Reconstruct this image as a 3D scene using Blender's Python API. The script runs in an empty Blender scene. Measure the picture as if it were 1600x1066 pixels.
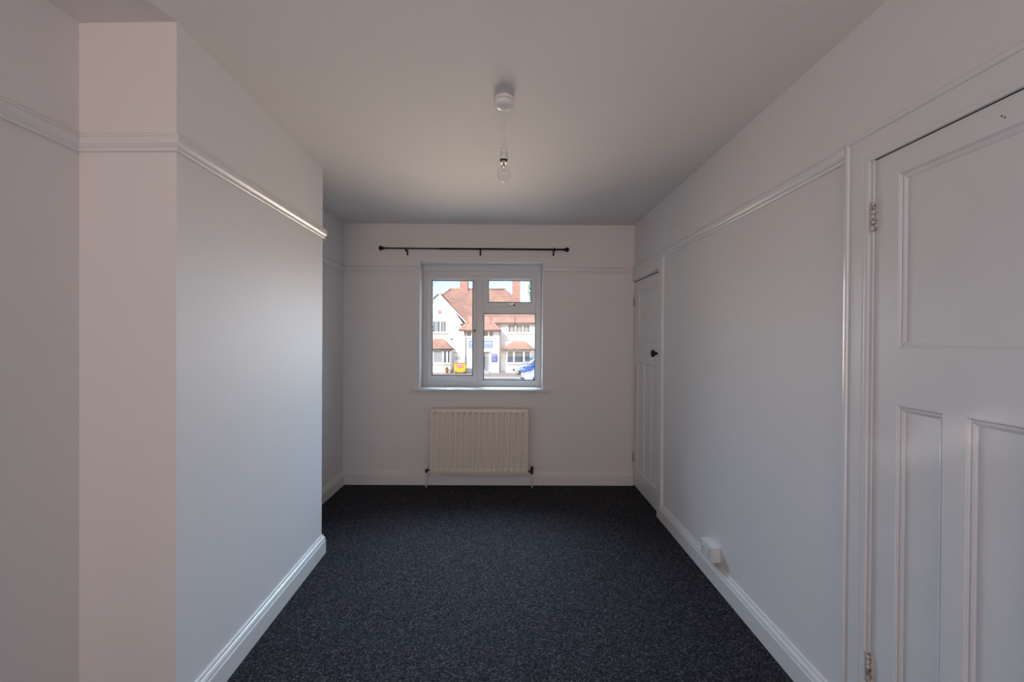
import bpy, bmesh, math, random
from mathutils import Vector, Matrix, Euler

# ------------------------------------------------------------------ camera
C = bpy.context.scene.collection
SC = bpy.context.scene
F, CH = 720.0, 1.3549
YAW, PIT, ROL = 0.0077, -0.0064, 0.0058

def ray(px, py):
    u_, w_ = (px - 800) / F, (py - 533) / F
    c, s = math.cos(ROL), math.sin(ROL)
    u, w = c*u_ + s*w_, -s*u_ + c*w_
    z2 = -w
    c, s = math.cos(PIT), math.sin(PIT)
    y1, z = c - s*z2, s + c*z2
    c, s = math.cos(YAW), math.sin(YAW)
    return Vector((c*u + s*y1, -s*u + c*y1, z))

EYE = Vector((0, 0, CH))
def onY(px, py, Y):
    r = ray(px, py); return EYE + r * (Y / r.y)
def onX(px, py, X):
    r = ray(px, py); return EYE + r * (X / r.x)
def onZ(px, py, Z):
    r = ray(px, py); return EYE + r * ((Z - CH) / r.z)
def onP(px, py, p, n):
    r = ray(px, py); return EYE + r * ((p - EYE).dot(n) / r.dot(n))

cam_d = bpy.data.cameras.new('camera')
cam = bpy.data.objects.new('camera', cam_d)
C.objects.link(cam)
fw = ray(800, 533).normalized()
rt = (ray(1600, 533) - ray(0, 533)).normalized()
up = (ray(800, 0) - ray(800, 1066)).normalized()
m = Matrix((rt, up, -fw)).transposed().to_4x4()
m.translation = EYE
cam.matrix_world = m
cam_d.sensor_width = 36.0
cam_d.lens = 36.0 * F / 1600.0
cam_d.clip_start = 0.02
cam_d.clip_end = 500
SC.camera = cam

# ------------------------------------------------------------------ world, sun, exposure
SC.view_settings.view_transform = 'Standard'
SC.view_settings.look = 'None'
SC.view_settings.gamma = 1.0
SC.view_settings.use_curve_mapping = False
SC.view_settings.exposure = 0.02
SUN_DIR = Vector((0.42, 0.62, -0.50)).normalized()      # direction the light travels
world = bpy.data.worlds.new('sky'); SC.world = world
world.use_nodes = True
nt = world.node_tree; nt.nodes.clear()
sky = nt.nodes.new('ShaderNodeTexSky')
sky.sky_type = 'NISHITA'; sky.sun_disc = False
sky.sun_elevation = math.asin(-SUN_DIR.z)
sky.sun_rotation = math.atan2(-SUN_DIR.x, -SUN_DIR.y)
sky.altitude = 50; sky.air_density = 1.0; sky.dust_density = 1.2; sky.ozone_density = 2.5
bgd = nt.nodes.new('ShaderNodeBackground'); bgd.inputs[1].default_value = 0.25
out = nt.nodes.new('ShaderNodeOutputWorld')
nt.links.new(sky.outputs[0], bgd.inputs[0]); nt.links.new(bgd.outputs[0], out.inputs[0])

def light(name, kind, loc, direction, energy, color=(1, 1, 1), **kw):
    d = bpy.data.lights.new(name, kind); d.energy = energy; d.color = color
    for k, v in kw.items(): setattr(d, k, v)
    o = bpy.data.objects.new(name, d); C.objects.link(o)
    o.location = loc; o.rotation_euler = Vector(direction).to_track_quat('-Z', 'Y').to_euler()
    return o
light('sun', 'SUN', (0, 0, 12), SUN_DIR, 5.0, (1.0, 0.95, 0.89), angle=0.009)
# warm daylight coming through the wide window in the wall behind the camera
light('rear_window_daylight', 'AREA', (-0.15, -3.55, 1.45), (0, 1, 0.5), 31, (1.0, 0.685, 0.475),
      shape='RECTANGLE', size=2.0, size_y=1.3, spread=math.radians(120))
# fill lamp added low on the floor, standing in for bounced daylight
light('rear_floor_fill', 'AREA', (0.3, -2.4, 0.06), (-0.3, 0.25, 1), 45, (0.56, 0.76, 1.0),
      shape='RECTANGLE', size=1.5, size_y=1.5)
# warm light of the sunlit street, rising through the window in view
light('window_street_light', 'AREA', (-0.21, 4.50, 1.47), (0.0, -1, 0.21), 10.4, (1.0, 0.81, 0.65),
      shape='RECTANGLE', size=0.98, size_y=0.98, spread=math.radians(75))
# blue light of the sky, falling through the same window
light('window_sky_light', 'AREA', (-0.21, 4.72, 1.64), (0.0, -1, -0.52), 29, (0.56, 0.775, 1.0),
      shape='RECTANGLE', size=0.98, size_y=0.66, spread=math.radians(72))
# blue lamp added inside the solid left wall, for sky light from rear left
light('side_sky_fill', 'AREA', (-1.36, -1.3, 1.45), (1, 0.3, -0.35), 9.0, (0.30, 0.60, 1.0),
      shape='RECTANGLE', size=1.0, size_y=1.0, spread=math.radians(130))
# narrow lamp added there to lay a faint sun streak on the near door
_a, _b = Vector((-1.36, -1.3, 1.84)), Vector((1.157, 1.36, 1.03))
_o = light('sun_streak_lamp', 'AREA', _a, _b-_a, 0.026, (1.0, 0.93, 0.88),
           shape='RECTANGLE', size=0.48, size_y=0.02, spread=math.radians(2.4))
_o.rotation_euler = ((_b-_a).to_track_quat('-Z', 'Y') @ Euler((0, 0, math.radians(20))).to_quaternion()).to_euler()
light('window_diffuse_light', 'AREA', (-0.21, 4.50, 1.47), (0.0, -1, 0.0), 2.6, (0.75, 1.0, 0.95),
      shape='RECTANGLE', size=0.98, size_y=0.98)

# ------------------------------------------------------------------ materials
def mat(name, col, rough=0.5, metal=0.0, spec=0.5, bump=None, var=None, coat=0.0):
    """bump = (scale, strength, distance); var = (scale, second colour, contrast)"""
    M = bpy.data.materials.new(name); M.use_nodes = True
    n = M.node_tree; b = n.nodes['Principled BSDF']
    b.inputs['Base Color'].default_value = (*col, 1)
    b.inputs['Roughness'].default_value = rough
    b.inputs['Metallic'].default_value = metal
    b.inputs['Specular IOR Level'].default_value = spec
    b.inputs['Coat Weight'].default_value = coat
    tc = n.nodes.new('ShaderNodeTexCoord')
    if var:
        t = n.nodes.new('ShaderNodeTexNoise'); t.inputs['Scale'].default_value = var[0]
        t.inputs['Detail'].default_value = 4
        r = n.nodes.new('ShaderNodeValToRGB')
        r.color_ramp.elements[0].position = 0.5 - var[2]; r.color_ramp.elements[1].position = 0.5 + var[2]
        r.color_ramp.elements[0].color = (*col, 1); r.color_ramp.elements[1].color = (*var[1], 1)
        n.links.new(tc.outputs['Object'], t.inputs['Vector']); n.links.new(t.outputs['Fac'], r.inputs[0])
        n.links.new(r.outputs[0], b.inputs['Base Color'])
    if bump:
        t = n.nodes.new('ShaderNodeTexNoise'); t.inputs['Scale'].default_value = bump[0]
        t.inputs['Detail'].default_value = 5
        u = n.nodes.new('ShaderNodeBump'); u.inputs['Strength'].default_value = bump[1]
        u.inputs['Distance'].default_value = bump[2]
        n.links.new(tc.outputs['Object'], t.inputs['Vector']); n.links.new(t.outputs['Fac'], u.inputs['Height'])
        n.links.new(u.outputs[0], b.inputs['Normal'])
    return M

M_WALL = mat('wall_paint', (0.79, 0.755, 0.745), 0.62, spec=0.35, bump=(7, 0.25, 0.004), var=(2.2, (0.77, 0.74, 0.735), 0.25))
M_CEIL = mat('ceiling_paint', (0.78, 0.735, 0.71), 0.8, spec=0.2, bump=(5, 0.3, 0.006))
M_GLOSS = mat('white_gloss_paint', (0.79, 0.77, 0.765), 0.27, spec=0.5, bump=(28, 0.12, 0.0015), var=(5, (0.75, 0.73, 0.72), 0.3))
M_BASE = mat('satin_skirting_paint', (0.77, 0.75, 0.735), 0.32, spec=0.5, bump=(30, 0.1, 0.001))
M_UPVC = mat('white_upvc', (0.68, 0.685, 0.70), 0.3, spec=0.5)
M_RAD = mat('cream_enamel', (0.78, 0.70, 0.60), 0.3, spec=0.5)
M_GASKET = mat('black_gasket', (0.02, 0.02, 0.03), 0.6)
M_BLACK = mat('black_iron', (0.006, 0.006, 0.007), 0.4, spec=0.3)
M_VALVE = mat('dark_brass', (0.05, 0.03, 0.015), 0.45, metal=0.6)
M_PLASTIC = mat('white_plastic', (0.80, 0.79, 0.78), 0.22, spec=0.5)
M_BRASS = mat('brass_cap', (0.60, 0.55, 0.48), 0.4, metal=0.5)
M_CHROME = mat('steel', (0.7, 0.7, 0.7), 0.3, metal=0.9)
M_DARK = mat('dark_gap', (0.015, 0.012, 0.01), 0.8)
M_PIPE = mat('painted_pipe', (0.76, 0.74, 0.72), 0.35)

def hinge_mat():
    return mat('painted_steel_hinge', (0.72, 0.68, 0.62), 0.4, var=(120, (0.20, 0.13, 0.08), 0.12))
M_HINGE = hinge_mat()

def carpet_mat():
    M = bpy.data.materials.new('flecked_loop_carpet'); M.use_nodes = True
    n = M.node_tree; b = n.nodes['Principled BSDF']
    b.inputs['Roughness'].default_value = 0.95; b.inputs['Specular IOR Level'].default_value = 0.1
    tc = n.nodes.new('ShaderNodeTexCoord')
    v = n.nodes.new('ShaderNodeTexVoronoi'); v.inputs['Scale'].default_value = 210
    v2 = n.nodes.new('ShaderNodeTexNoise'); v2.inputs['Scale'].default_value = 45; v2.inputs['Detail'].default_value = 3
    r = n.nodes.new('ShaderNodeValToRGB'); r.color_ramp.interpolation = 'LINEAR'
    e = r.color_ramp.elements
    e[0].position = 0.0; e[0].color = (0.0055, 0.0053, 0.0075, 1)
    e[1].position = 1.0; e[1].color = (0.185, 0.178, 0.195, 1)
    for p, c in ((0.42, (0.0165, 0.0155, 0.0195, 1)), (0.75, (0.051, 0.048, 0.055, 1))):
        x = e.new(p); x.color = c
    sep = n.nodes.new('ShaderNodeSeparateColor')
    mx = n.nodes.new('ShaderNodeMath'); mx.operation = 'MULTIPLY_ADD'; mx.inputs[1].default_value = 0.75
    ad = n.nodes.new('ShaderNodeMath'); ad.operation = 'MULTIPLY'; ad.inputs[1].default_value = 0.26
    L = n.links
    L.new(tc.outputs['Object'], v.inputs['Vector']); L.new(tc.outputs['Object'], v2.inputs['Vector'])
    L.new(v.outputs['Color'], sep.inputs[0]); L.new(sep.outputs[0], mx.inputs[0])
    L.new(v2.outputs['Fac'], ad.inputs[0]); L.new(ad.outputs[0], mx.inputs[2])
    L.new(mx.outputs[0], r.inputs[0]); L.new(r.outputs[0], b.inputs['Base Color'])
    bp = n.nodes.new('ShaderNodeBump'); bp.inputs['Strength'].default_value = 0.9; bp.inputs['Distance'].default_value = 0.004
    bp.invert = True
    L.new(v.outputs['Distance'], bp.inputs['Height']); L.new(bp.outputs[0], b.inputs['Normal'])
    return M
M_CARPET = carpet_mat()

def glass_mat(name, tint=(1, 1, 1), ior=1.45):
    M = bpy.data.materials.new(name); M.use_nodes = True
    n = M.node_tree; n.nodes.clear()
    o = n.nodes.new('ShaderNodeOutputMaterial'); mi = n.nodes.new('ShaderNodeMixShader')
    t = n.nodes.new('ShaderNodeBsdfTransparent'); t.inputs[0].default_value = (*tint, 1)
    g = n.nodes.new('ShaderNodeBsdfGlossy'); g.inputs['Roughness'].default_value = 0.02
    lw = n.nodes.new('ShaderNodeLayerWeight'); lw.inputs[0].default_value = 0.5
    pw = n.nodes.new('ShaderNodeMath'); pw.operation = 'POWER'; pw.inputs[1].default_value = 3.5
    f = n.nodes.new('ShaderNodeMath'); f.operation = 'MULTIPLY_ADD'; f.inputs[1].default_value = 0.6; f.inputs[2].default_value = 0.018
    n.links.new(lw.outputs['Facing'], pw.inputs[0]); n.links.new(pw.outputs[0], f.inputs[0])
    n.links.new(f.outputs[0], mi.inputs[0]); n.links.new(t.outputs[0], mi.inputs[1]); n.links.new(g.outputs[0], mi.inputs[2])
    n.links.new(mi.outputs[0], o.inputs[0])
    return M
M_GLASS = glass_mat('window_glass')
M_BULB = glass_mat('bulb_glass', (0.97, 0.97, 0.97))

def tile_mat():
    M = bpy.data.materials.new('clay_roof_tiles'); M.use_nodes = True
    n = M.node_tree; b = n.nodes['Principled BSDF']; b.inputs['Roughness'].default_value = 0.85
    tc = n.nodes.new('ShaderNodeTexCoord'); mp = n.nodes.new('ShaderNodeMapping')
    br = n.nodes.new('ShaderNodeTexBrick')
    br.inputs['Scale'].default_value = 1.0; br.inputs['Brick Width'].default_value = 0.30; br.inputs['Row Height'].default_value = 0.22
    br.inputs['Mortar Size'].default_value = 0.015
    br.inputs['Color1'].default_value = (0.40, 0.235, 0.195, 1); br.inputs['Color2'].default_value = (0.33, 0.195, 0.165, 1)
    br.inputs['Mortar'].default_value = (0.23, 0.12, 0.095, 1)
    no = n.nodes.new('ShaderNodeTexNoise'); no.inputs['Scale'].default_value = 0.9; no.inputs['Detail'].default_value = 5
    mx = n.nodes.new('ShaderNodeMix'); mx.data_type = 'RGBA'
    mx.inputs['B'].default_value = (0.47, 0.30, 0.17, 1)
    r = n.nodes.new('ShaderNodeMapRange'); r.inputs[1].default_value = 0.45; r.inputs[2].default_value = 0.75; r.inputs[4].default_value = 0.7
    L = n.links
    # rows run along X, courses climb with Z
    sx = n.nodes.new('ShaderNodeSeparateXYZ'); cx = n.nodes.new('ShaderNodeCombineXYZ')
    L.new(tc.outputs['Object'], sx.inputs[0]); L.new(sx.outputs[0], cx.inputs[0]); L.new(sx.outputs[2], cx.inputs[1])
    L.new(cx.outputs[0], br.inputs['Vector']); L.new(tc.outputs['Object'], no.inputs['Vector'])
    L.new(no.outputs['Fac'], r.inputs[0]); L.new(r.outputs[0], mx.inputs['Factor']); L.new(br.outputs['Color'], mx.inputs['A'])
    L.new(mx.outputs['Result'], b.inputs['Base Color'])
    return M
M_TILE = tile_mat()
def brick_mat():
    M = bpy.data.materials.new('red_brick'); M.use_nodes = True
    n = M.node_tree; b = n.nodes['Principled BSDF']; b.inputs['Roughness'].default_value = 0.9
    tc = n.nodes.new('ShaderNodeTexCoord'); br = n.nodes.new('ShaderNodeTexBrick')
    br.inputs['Brick Width'].default_value = 0.22; br.inputs['Row Height'].default_value = 0.075; br.inputs['Mortar Size'].default_value = 0.008
    br.inputs['Scale'].default_value = 1.0
    br.inputs['Color1'].default_value = (0.48, 0.23, 0.17, 1); br.inputs['Color2'].default_value = (0.38, 0.17, 0.13, 1)
    br.inputs['Mortar'].default_value = (0.45, 0.40, 0.36, 1)
    sx = n.nodes.new('ShaderNodeSeparateXYZ'); cx = n.nodes.new('ShaderNodeCombineXYZ')
    ad = n.nodes.new('ShaderNodeMath'); ad.operation = 'ADD'
    L = n.links
    L.new(tc.outputs['Object'], sx.inputs[0]); L.new(sx.outputs[0], ad.inputs[0]); L.new(sx.outputs[1], ad.inputs[1])
    L.new(ad.outputs[0], cx.inputs[0]); L.new(sx.outputs[2], cx.inputs[1])
    L.new(cx.outputs[0], br.inputs['Vector']); L.new(br.outputs[0], b.inputs['Base Color'])
    return M
M_BRICK = brick_mat()
M_RENDER = mat('white_render', (0.86, 0.85, 0.84), 0.9, spec=0.1, var=(1.5, (0.82, 0.81, 0.79), 0.3))
M_EXTW = mat('white_joinery', (0.85, 0.85, 0.85), 0.5)
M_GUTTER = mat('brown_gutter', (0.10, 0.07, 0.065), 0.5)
M_DOWN = mat('grey_downpipe', (0.22, 0.19, 0.20), 0.5)
M_WGLASS = mat('dark_window_glass', (0.06, 0.07, 0.08), 0.25, spec=0.4, var=(1.3, (0.12, 0.14, 0.15), 0.2))
M_CURT = mat('net_curtain', (0.30, 0.31, 0.32), 0.9)
M_BLUE = mat('blue_sign_face', (0.17, 0.27, 0.60), 0.5)
M_NAVY = mat('navy_plaque_face', (0.10, 0.11, 0.34), 0.5)
M_LETTER = mat('white_lettering', (0.8, 0.8, 0.82), 0.5)
M_YELLOW = mat('yellow_bin_plastic', (0.72, 0.47, 0.03), 0.5)
M_PINK = mat('pink_mark', (0.62, 0.20, 0.30), 0.5)
M_LIDBR = mat('bin_lid_plastic', (0.33, 0.20, 0.08), 0.5)
M_DRIVE = mat('pale_driveway', (0.46, 0.40, 0.36), 0.95, spec=0.1, var=(0.6, (0.36, 0.33, 0.31), 0.2))
M_ROAD = mat('road_asphalt', (0.26, 0.25, 0.25), 0.95, spec=0.1, var=(0.8, (0.32, 0.31, 0.30), 0.2))
M_KERB = mat('kerb_stone', (0.5, 0.48, 0.45), 0.9)
M_SILVER = mat('silver_car_paint', (0.52, 0.54, 0.58), 0.25, metal=0.3, coat=0.5)
M_CARBLUE = mat('blue_car_paint', (0.04, 0.11, 0.36), 0.25, coat=0.7)
M_CARWHITE = mat('pale_car_paint', (0.42, 0.46, 0.52), 0.25, coat=0.6)
M_CARGLASS = mat('car_glass', (0.10, 0.20, 0.34), 0.08, spec=0.8)
M_TYRE = mat('tyre_rubber', (0.02, 0.02, 0.02), 0.8)
M_LAMP = mat('headlamp_lens', (0.6, 0.62, 0.65), 0.1, spec=0.8)
M_BARK = mat('pale_bark', (0.20, 0.16, 0.13), 0.9)
M_LEAF = mat('green_leaves', (0.15, 0.22, 0.06), 0.7)
M_TERRA = mat('terracotta', (0.45, 0.19, 0.10), 0.8)
M_RED = mat('red_plastic', (0.6, 0.08, 0.08), 0.5)
M_BEIGE = mat('beige_render', (0.60, 0.52, 0.46), 0.9)

# ------------------------------------------------------------------ builders
ORG = {}
def tag(o, label=None, cat=None, group=None, kind=None):
    if label: o['label'] = label
    if cat: o['category'] = cat
    if group: o['group'] = group
    if kind: o['kind'] = kind
    return o
def empty(name, loc, label=None, cat=None, group=None, kind=None):
    o = bpy.data.objects.new(name, None); C.objects.link(o)
    o.location = loc; o.empty_display_size = 0.1
    ORG[o.name] = Vector(loc)
    return tag(o, label, cat, group, kind)

class MB:
    """collects shapes in world coordinates; build() links them as one mesh object"""
    def __init__(s): s.v = []; s.f = []; s.sm = []
    def add(s, vs, fs, smooth=False):
        k = len(s.v); s.v += [Vector(p) for p in vs]
        s.f += [tuple(i + k for i in f) for f in fs]; s.sm += [smooth] * len(fs); return s
    def box(s, a, b, bev=0.0):
        x0, y0, z0 = (min(a[i], b[i]) for i in range(3)); x1, y1, z1 = (max(a[i], b[i]) for i in range(3))
        if bev <= 0:
            vs = [(x, y, z) for z in (z0, z1) for y in (y0, y1) for x in (x0, x1)]
            return s.add(vs, [(0, 2, 3, 1), (4, 5, 7, 6), (0, 1, 5, 4), (2, 6, 7, 3), (0, 4, 6, 2), (1, 3, 7, 5)])
        bm = bmesh.new(); r = bmesh.ops.create_cube(bm, size=1)
        for q in bm.verts:
            q.co = Vector(((x0+x1)/2 + q.co.x*(x1-x0), (y0+y1)/2 + q.co.y*(y1-y0), (z0+z1)/2 + q.co.z*(z1-z0)))
        bmesh.ops.bevel(bm, geom=bm.edges[:], offset=bev, segments=2, affect='EDGES', profile=0.6)
        return s.bm(bm)
    def bm(s, bm, smooth=False):
        bm.verts.index_update()
        s.add([q.co.copy() for q in bm.verts], [tuple(q.index for q in f.verts) for f in bm.faces], smooth)
        bm.free(); return s
    def lathe(s, c, axis, prof, n=20, smooth=True, cap=True):
        """prof: (distance along axis, radius)"""
        ax = Vector(axis).normalized(); q = ax.to_track_quat('Z', 'Y')
        vs = []
        for (h, r) in prof:
            for i in range(n):
                a = 2*math.pi*i/n
                vs.append(Vector(c) + q @ Vector((r*math.cos(a), r*math.sin(a), h)))
        fs = []
        for j in range(len(prof)-1):
            for i in range(n):
                i2 = (i+1) % n
                fs.append((j*n+i, j*n+i2, (j+1)*n+i2, (j+1)*n+i))
        s.add(vs, fs, smooth)
        if cap:
            k = len(s.v) - len(vs)
            s.f.append(tuple(k+i for i in reversed(range(n)))); s.sm.append(False)
            s.f.append(tuple(k+(len(prof)-1)*n+i for i in range(n))); s.sm.append(False)
        return s
    def tube(s, pts, rad, n=10):
        pts = [Vector(p) for p in pts]
        rr = rad if isinstance(rad, (list, tuple)) else [rad]*len(pts)
        vs = []; x = None
        for i, p in enumerate(pts):
            t = (pts[min(i+1, len(pts)-1)] - pts[max(i-1, 0)]).normalized()
            if x is None:
                x = t.orthogonal().normalized()
            x = (x - t*x.dot(t)).normalized(); y = t.cross(x)
            for k in range(n):
                a = 2*math.pi*k/n
                vs.append(p + (x*math.cos(a) + y*math.sin(a))*rr[i])
        fs = [(j*n+i, j*n+(i+1) % n, (j+1)*n+(i+1) % n, (j+1)*n+i) for j in range(len(pts)-1) for i in range(n)]
        s.add(vs, fs, True)
        k = len(s.v) - len(vs)
        s.f.append(tuple(k+i for i in reversed(range(n)))); s.sm.append(False)
        s.f.append(tuple(k+(len(pts)-1)*n+i for i in range(n))); s.sm.append(False)
        return s
    def prism(s, poly, d):
        """poly: planar 3-D outline, d: extrusion vector"""
        d = Vector(d); n = len(poly); vs = [Vector(p) for p in poly] + [Vector(p)+d for p in poly]
        fs = [tuple(reversed(range(n))), tuple(range(n, 2*n))] + [(i, (i+1) % n, n+(i+1) % n, n+i) for i in range(n)]
        return s.add(vs, fs)
    def build(s, name, material, parent=None, fixn=True, **tags):
        me = bpy.data.meshes.new(name)
        o = bpy.data.objects.new(name, me)
        C.objects.link(o)
        og = Vector((0, 0, 0))
        if parent is not None:
            og = ORG[parent.name]
            o.parent = parent
        ORG[o.name] = og
        me.from_pydata([tuple(p - og) for p in s.v], [], s.f)
        me.polygons.foreach_set('use_smooth', s.sm)
        if fixn:
            b = bmesh.new(); b.from_mesh(me); bmesh.ops.recalc_face_normals(b, faces=b.faces[:]); b.to_mesh(me); b.free()
        me.materials.append(material)
        tag(o, **tags)
        return o

def wall_obj(o, label): return tag(o, label=label, kind='structure')

def sweep(path, prof, names, material, z, label, side=1, closed_ends=True, zs=None):
    """profile (proud, height) swept along a floor-plan path with mitred corners, one object per wall.
    The room lies to the right of the walking direction when side = 1."""
    P = [Vector((p[0], p[1])) for p in path]
    dirs = [(P[i+1]-P[i]).normalized() for i in range(len(P)-1)]
    nor = [Vector((d.y, -d.x))*side for d in dirs]
    mit = []
    for i in range(len(P)):
        if i == 0: mit.append(nor[0])
        elif i == len(P)-1: mit.append(nor[-1])
        else:
            b = (nor[i-1]+nor[i]).normalized(); mit.append(b / max(0.2, b.dot(nor[i])))
    res = []
    for i, nm in enumerate(names):
        if nm is None: continue
        zz = z if zs is None else zs[i]
        n = len(prof); vs = []
        for j in (i, i+1):
            for (d, h) in prof:
                q = P[j] + mit[j]*d; vs.append((q.x, q.y, zz+h))
        fs = [(k, (k+1) % n, n+(k+1) % n, n+k) for k in range(n)] + [tuple(range(n)), tuple(range(n, 2*n))]
        o = MB().add(vs, fs).build(nm, material); wall_obj(o, label[i]); res.append(o)
    return res

# ------------------------------------------------------------------ room shell
H = 2.40
YB = 4.248; XR = 1.1575; XA = -1.5175          # back wall, right wall, alcove wall
XL = -1.4416; YR = -3.6                         # left wall, wall behind the camera
PN = (-1.1082, 1.5464); PF = (-1.1587, 2.8761); PB = (XL, 1.5587)   # pier corners
T = 0.30
# openings
oa = onY(656, 409, YB); ob = onY(847.3, 608, YB)
WX0, WX1, WZ0, WZ1 = oa.x, ob.x, ob.z, oa.z

g = MB().box((XL-T, YR-T, -0.25), (XR+0.75, YB+T, 0.0)).build('floor', M_CARPET); wall_obj(g, 'dark blue grey flecked loop carpet covering the floor')
g = MB().box((XA-T, YR-T, H), (XR+0.75, YB+T, H+0.2)).build('ceiling', M_CEIL); wall_obj(g, 'off-white plastered ceiling')

w = MB()
w.box((XA-T, YB, 0), (WX0, YB+T, H)); w.box((WX1, YB, 0), (XR+0.75, YB+T, H))
w.box((WX0, YB, 0), (WX1, YB+T, WZ0)); w.box((WX0, YB, WZ1), (WX1, YB+T, H))
wall_obj(w.build('wall_back', M_WALL), 'off-white wall with the window and radiator')

# right wall with two door openings
ND_Y1 = 1.454; ND_Y0 = ND_Y1 - 0.76; ND_Z = 1.9337
CD_Y1 = YB - 0.012; CD_Y0 = onX(1031.3, 600, XR).y; CD_Z = onX(1011, 432, XR).z
w = MB()
j = 0.012
w.box((XR, YR, 0), (XR+0.12, ND_Y0-j, H)); w.box((XR, ND_Y0-j, ND_Z+j), (XR+0.12, ND_Y1+j, H))
w.box((XR, ND_Y1+j, 0), (XR+0.12, CD_Y0-j, H)); w.box((XR, CD_Y0-j, CD_Z+j), (XR+0.12, YB, H))
wall_obj(w.build('wall_right', M_WALL), 'long off-white wall with the two white doors')
w = MB().box((XR+0.6, YR, 0), (XR+0.75, YB, H)); wall_obj(w.build('wall_beyond', M_WALL), 'wall hidden beyond the doors')

w = MB().box((XL-T, YR, 0), (XL, 1.75, H)); wall_obj(w.build('wall_left', M_WALL), 'off-white wall at the left edge before the chimney breast')
w = MB().box((XA-T, 2.7, 0), (XA, YB, H)); wall_obj(w.build('wall_alcove', M_WALL), 'narrow shaded strip of wall beyond the chimney breast')
w = MB().prism([(XL-T, 1.5587, 0), (*PB, 0), (*PN, 0), (*PF, 0), (XA-T, PF[1], 0)], (0, 0, H))
wall_obj(w.build('wall_chimney', M_WALL), 'projecting chimney breast with slightly pinkish near face')
# wall behind the camera with its window
w = MB()
RX0, RX1, RZ0, RZ1 = -1.15, 0.85, 0.8, 2.1
w.box((XL, YR-T, 0), (RX0, YR, H)); w.box((RX1, YR-T, 0), (XR, YR, H))
w.box((RX0, YR-T, 0), (RX1, YR, RZ0)); w.box((RX0, YR-T, RZ1), (RX1, YR, H))
wall_obj(w.build('wall_rear', M_WALL), 'wall behind the camera')

# plaster seams and the old patch round the ceiling rose
s = MB()
def seam(a, b, wd=0.004, hh=0.0008, wob=0.006, n=24, seed=1):
    rnd = random.Random(seed); a = Vector(a); b = Vector(b)
    d = (b-a); t = d.normalized(); nrm = Vector((-t.y, t.x, 0))
    pts = []; y = 0
    for i in range(n+1):
        y = y*0.7 + rnd.uniform(-wob, wob); pts.append(a + d*i/n + nrm*y)
    vs = []
    for p in pts: vs += [p - nrm*wd, p + Vector((0, 0, -hh)), p + nrm*wd]
    fs = []
    for i in range(n): k = i*3; fs += [(k, k+3, k+4, k+1), (k+1, k+4, k+5, k+2)]
    s.add(vs, fs, True)
for k, (p, q) in enumerate((((560, 240), (985, 262)), ((840, 30), (1290, 62)), ((600, 0), (560, 40)))):
    a = onZ(*p, H); b = onZ(*q, H); seam((a.x, a.y, H), (b.x, b.y, H), seed=k+3)
s.build('ceiling_seam', M_CEIL, bpy.data.objects['ceiling'], fixn=False)

# ------------------------------------------------------------------ picture rails and skirting
RAIL = [(0, -0.058), (0.010, -0.058), (0.012, -0.055), (0.012, -0.050), (0.0095, -0.0485), (0.0095, -0.0465), (0.014, -0.043), (0.021, -0.034), (0.023, -0.022),
        (0.022, -0.017), (0.0180, -0.0155), (0.0180, -0.0125), (0.021, -0.011), (0.021, -0.005), (0.014, 0.0), (0, 0)]
SKIRT = [(0, 0), (0.020, 0), (0.020, 0.080), (0.0185, 0.0825), (0.0135, 0.084), (0.0135, 0.088), (0.0175, 0.091), (0.0165, 0.099), (0.012, 0.106), (0.0075, 0.1085), (0.0075, 0.112),
         (0.0095, 0.114), (0.008, 0.120), (0, 0.122)]
RZL, RZB, RZR = 2.0256, 2.0115, 2.018
leftpath = [(XL, YR), PB, PN, PF, (XA, PF[1]), (XA, YB), (WX0 - 0.0, YB)]
sweep(leftpath, RAIL, ['trim_1', 'trim_2', 'trim_3', 'trim_4', 'trim_5', 'trim_6'], M_GLOSS, RZL,
      ['white picture rail on the left wall', 'short white picture rail across the near face of the chimney breast',
       'white picture rail running along the side of the chimney breast', 'picture rail return behind the chimney breast',
       'shaded white picture rail in the alcove', 'white picture rail left of the window'], zs=[RZL, RZL, RZL, RZL, RZB, RZB])
sweep([(WX1, YB), (XR, YB)], RAIL, ['trim_7'], M_GLOSS, RZB, ['white picture rail right of the window'])
NC_OUT = 1.5644
sweep([(XR, YB), (XR, NC_OUT)], RAIL, ['trim_8'], M_GLOSS, RZR, ['long white picture rail between the two doors'])
leftbase = leftpath[:-1] + [(XR, YB)]
sweep(leftbase, SKIRT, ['baseboard_left', 'baseboard_breast', 'baseboard_chimney', 'baseboard_return', 'baseboard_alcove', 'baseboard_back'],
      M_BASE, 0, ['white moulded skirting on the left wall', 'white moulded skirting across the near face of the chimney breast',
      'white moulded skirting along the side of the chimney breast', 'skirting return behind the chimney breast',
      'short white moulded skirting in the alcove', 'white moulded skirting under the radiator'])
CAS_R = onX(1037.8, 600, XR).y      # outer edge of cupboard casing
sweep([(XR, CAS_R), (XR, NC_OUT)], SKIRT, ['baseboard_right'], M_BASE, 0, ['long white moulded skirting between the two doors'])
sweep([(XR, ND_Y0-0.12), (XR, YR)], SKIRT, ['baseboard_rear'], M_BASE, 0, ['white moulded skirting near the camera'])

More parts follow.
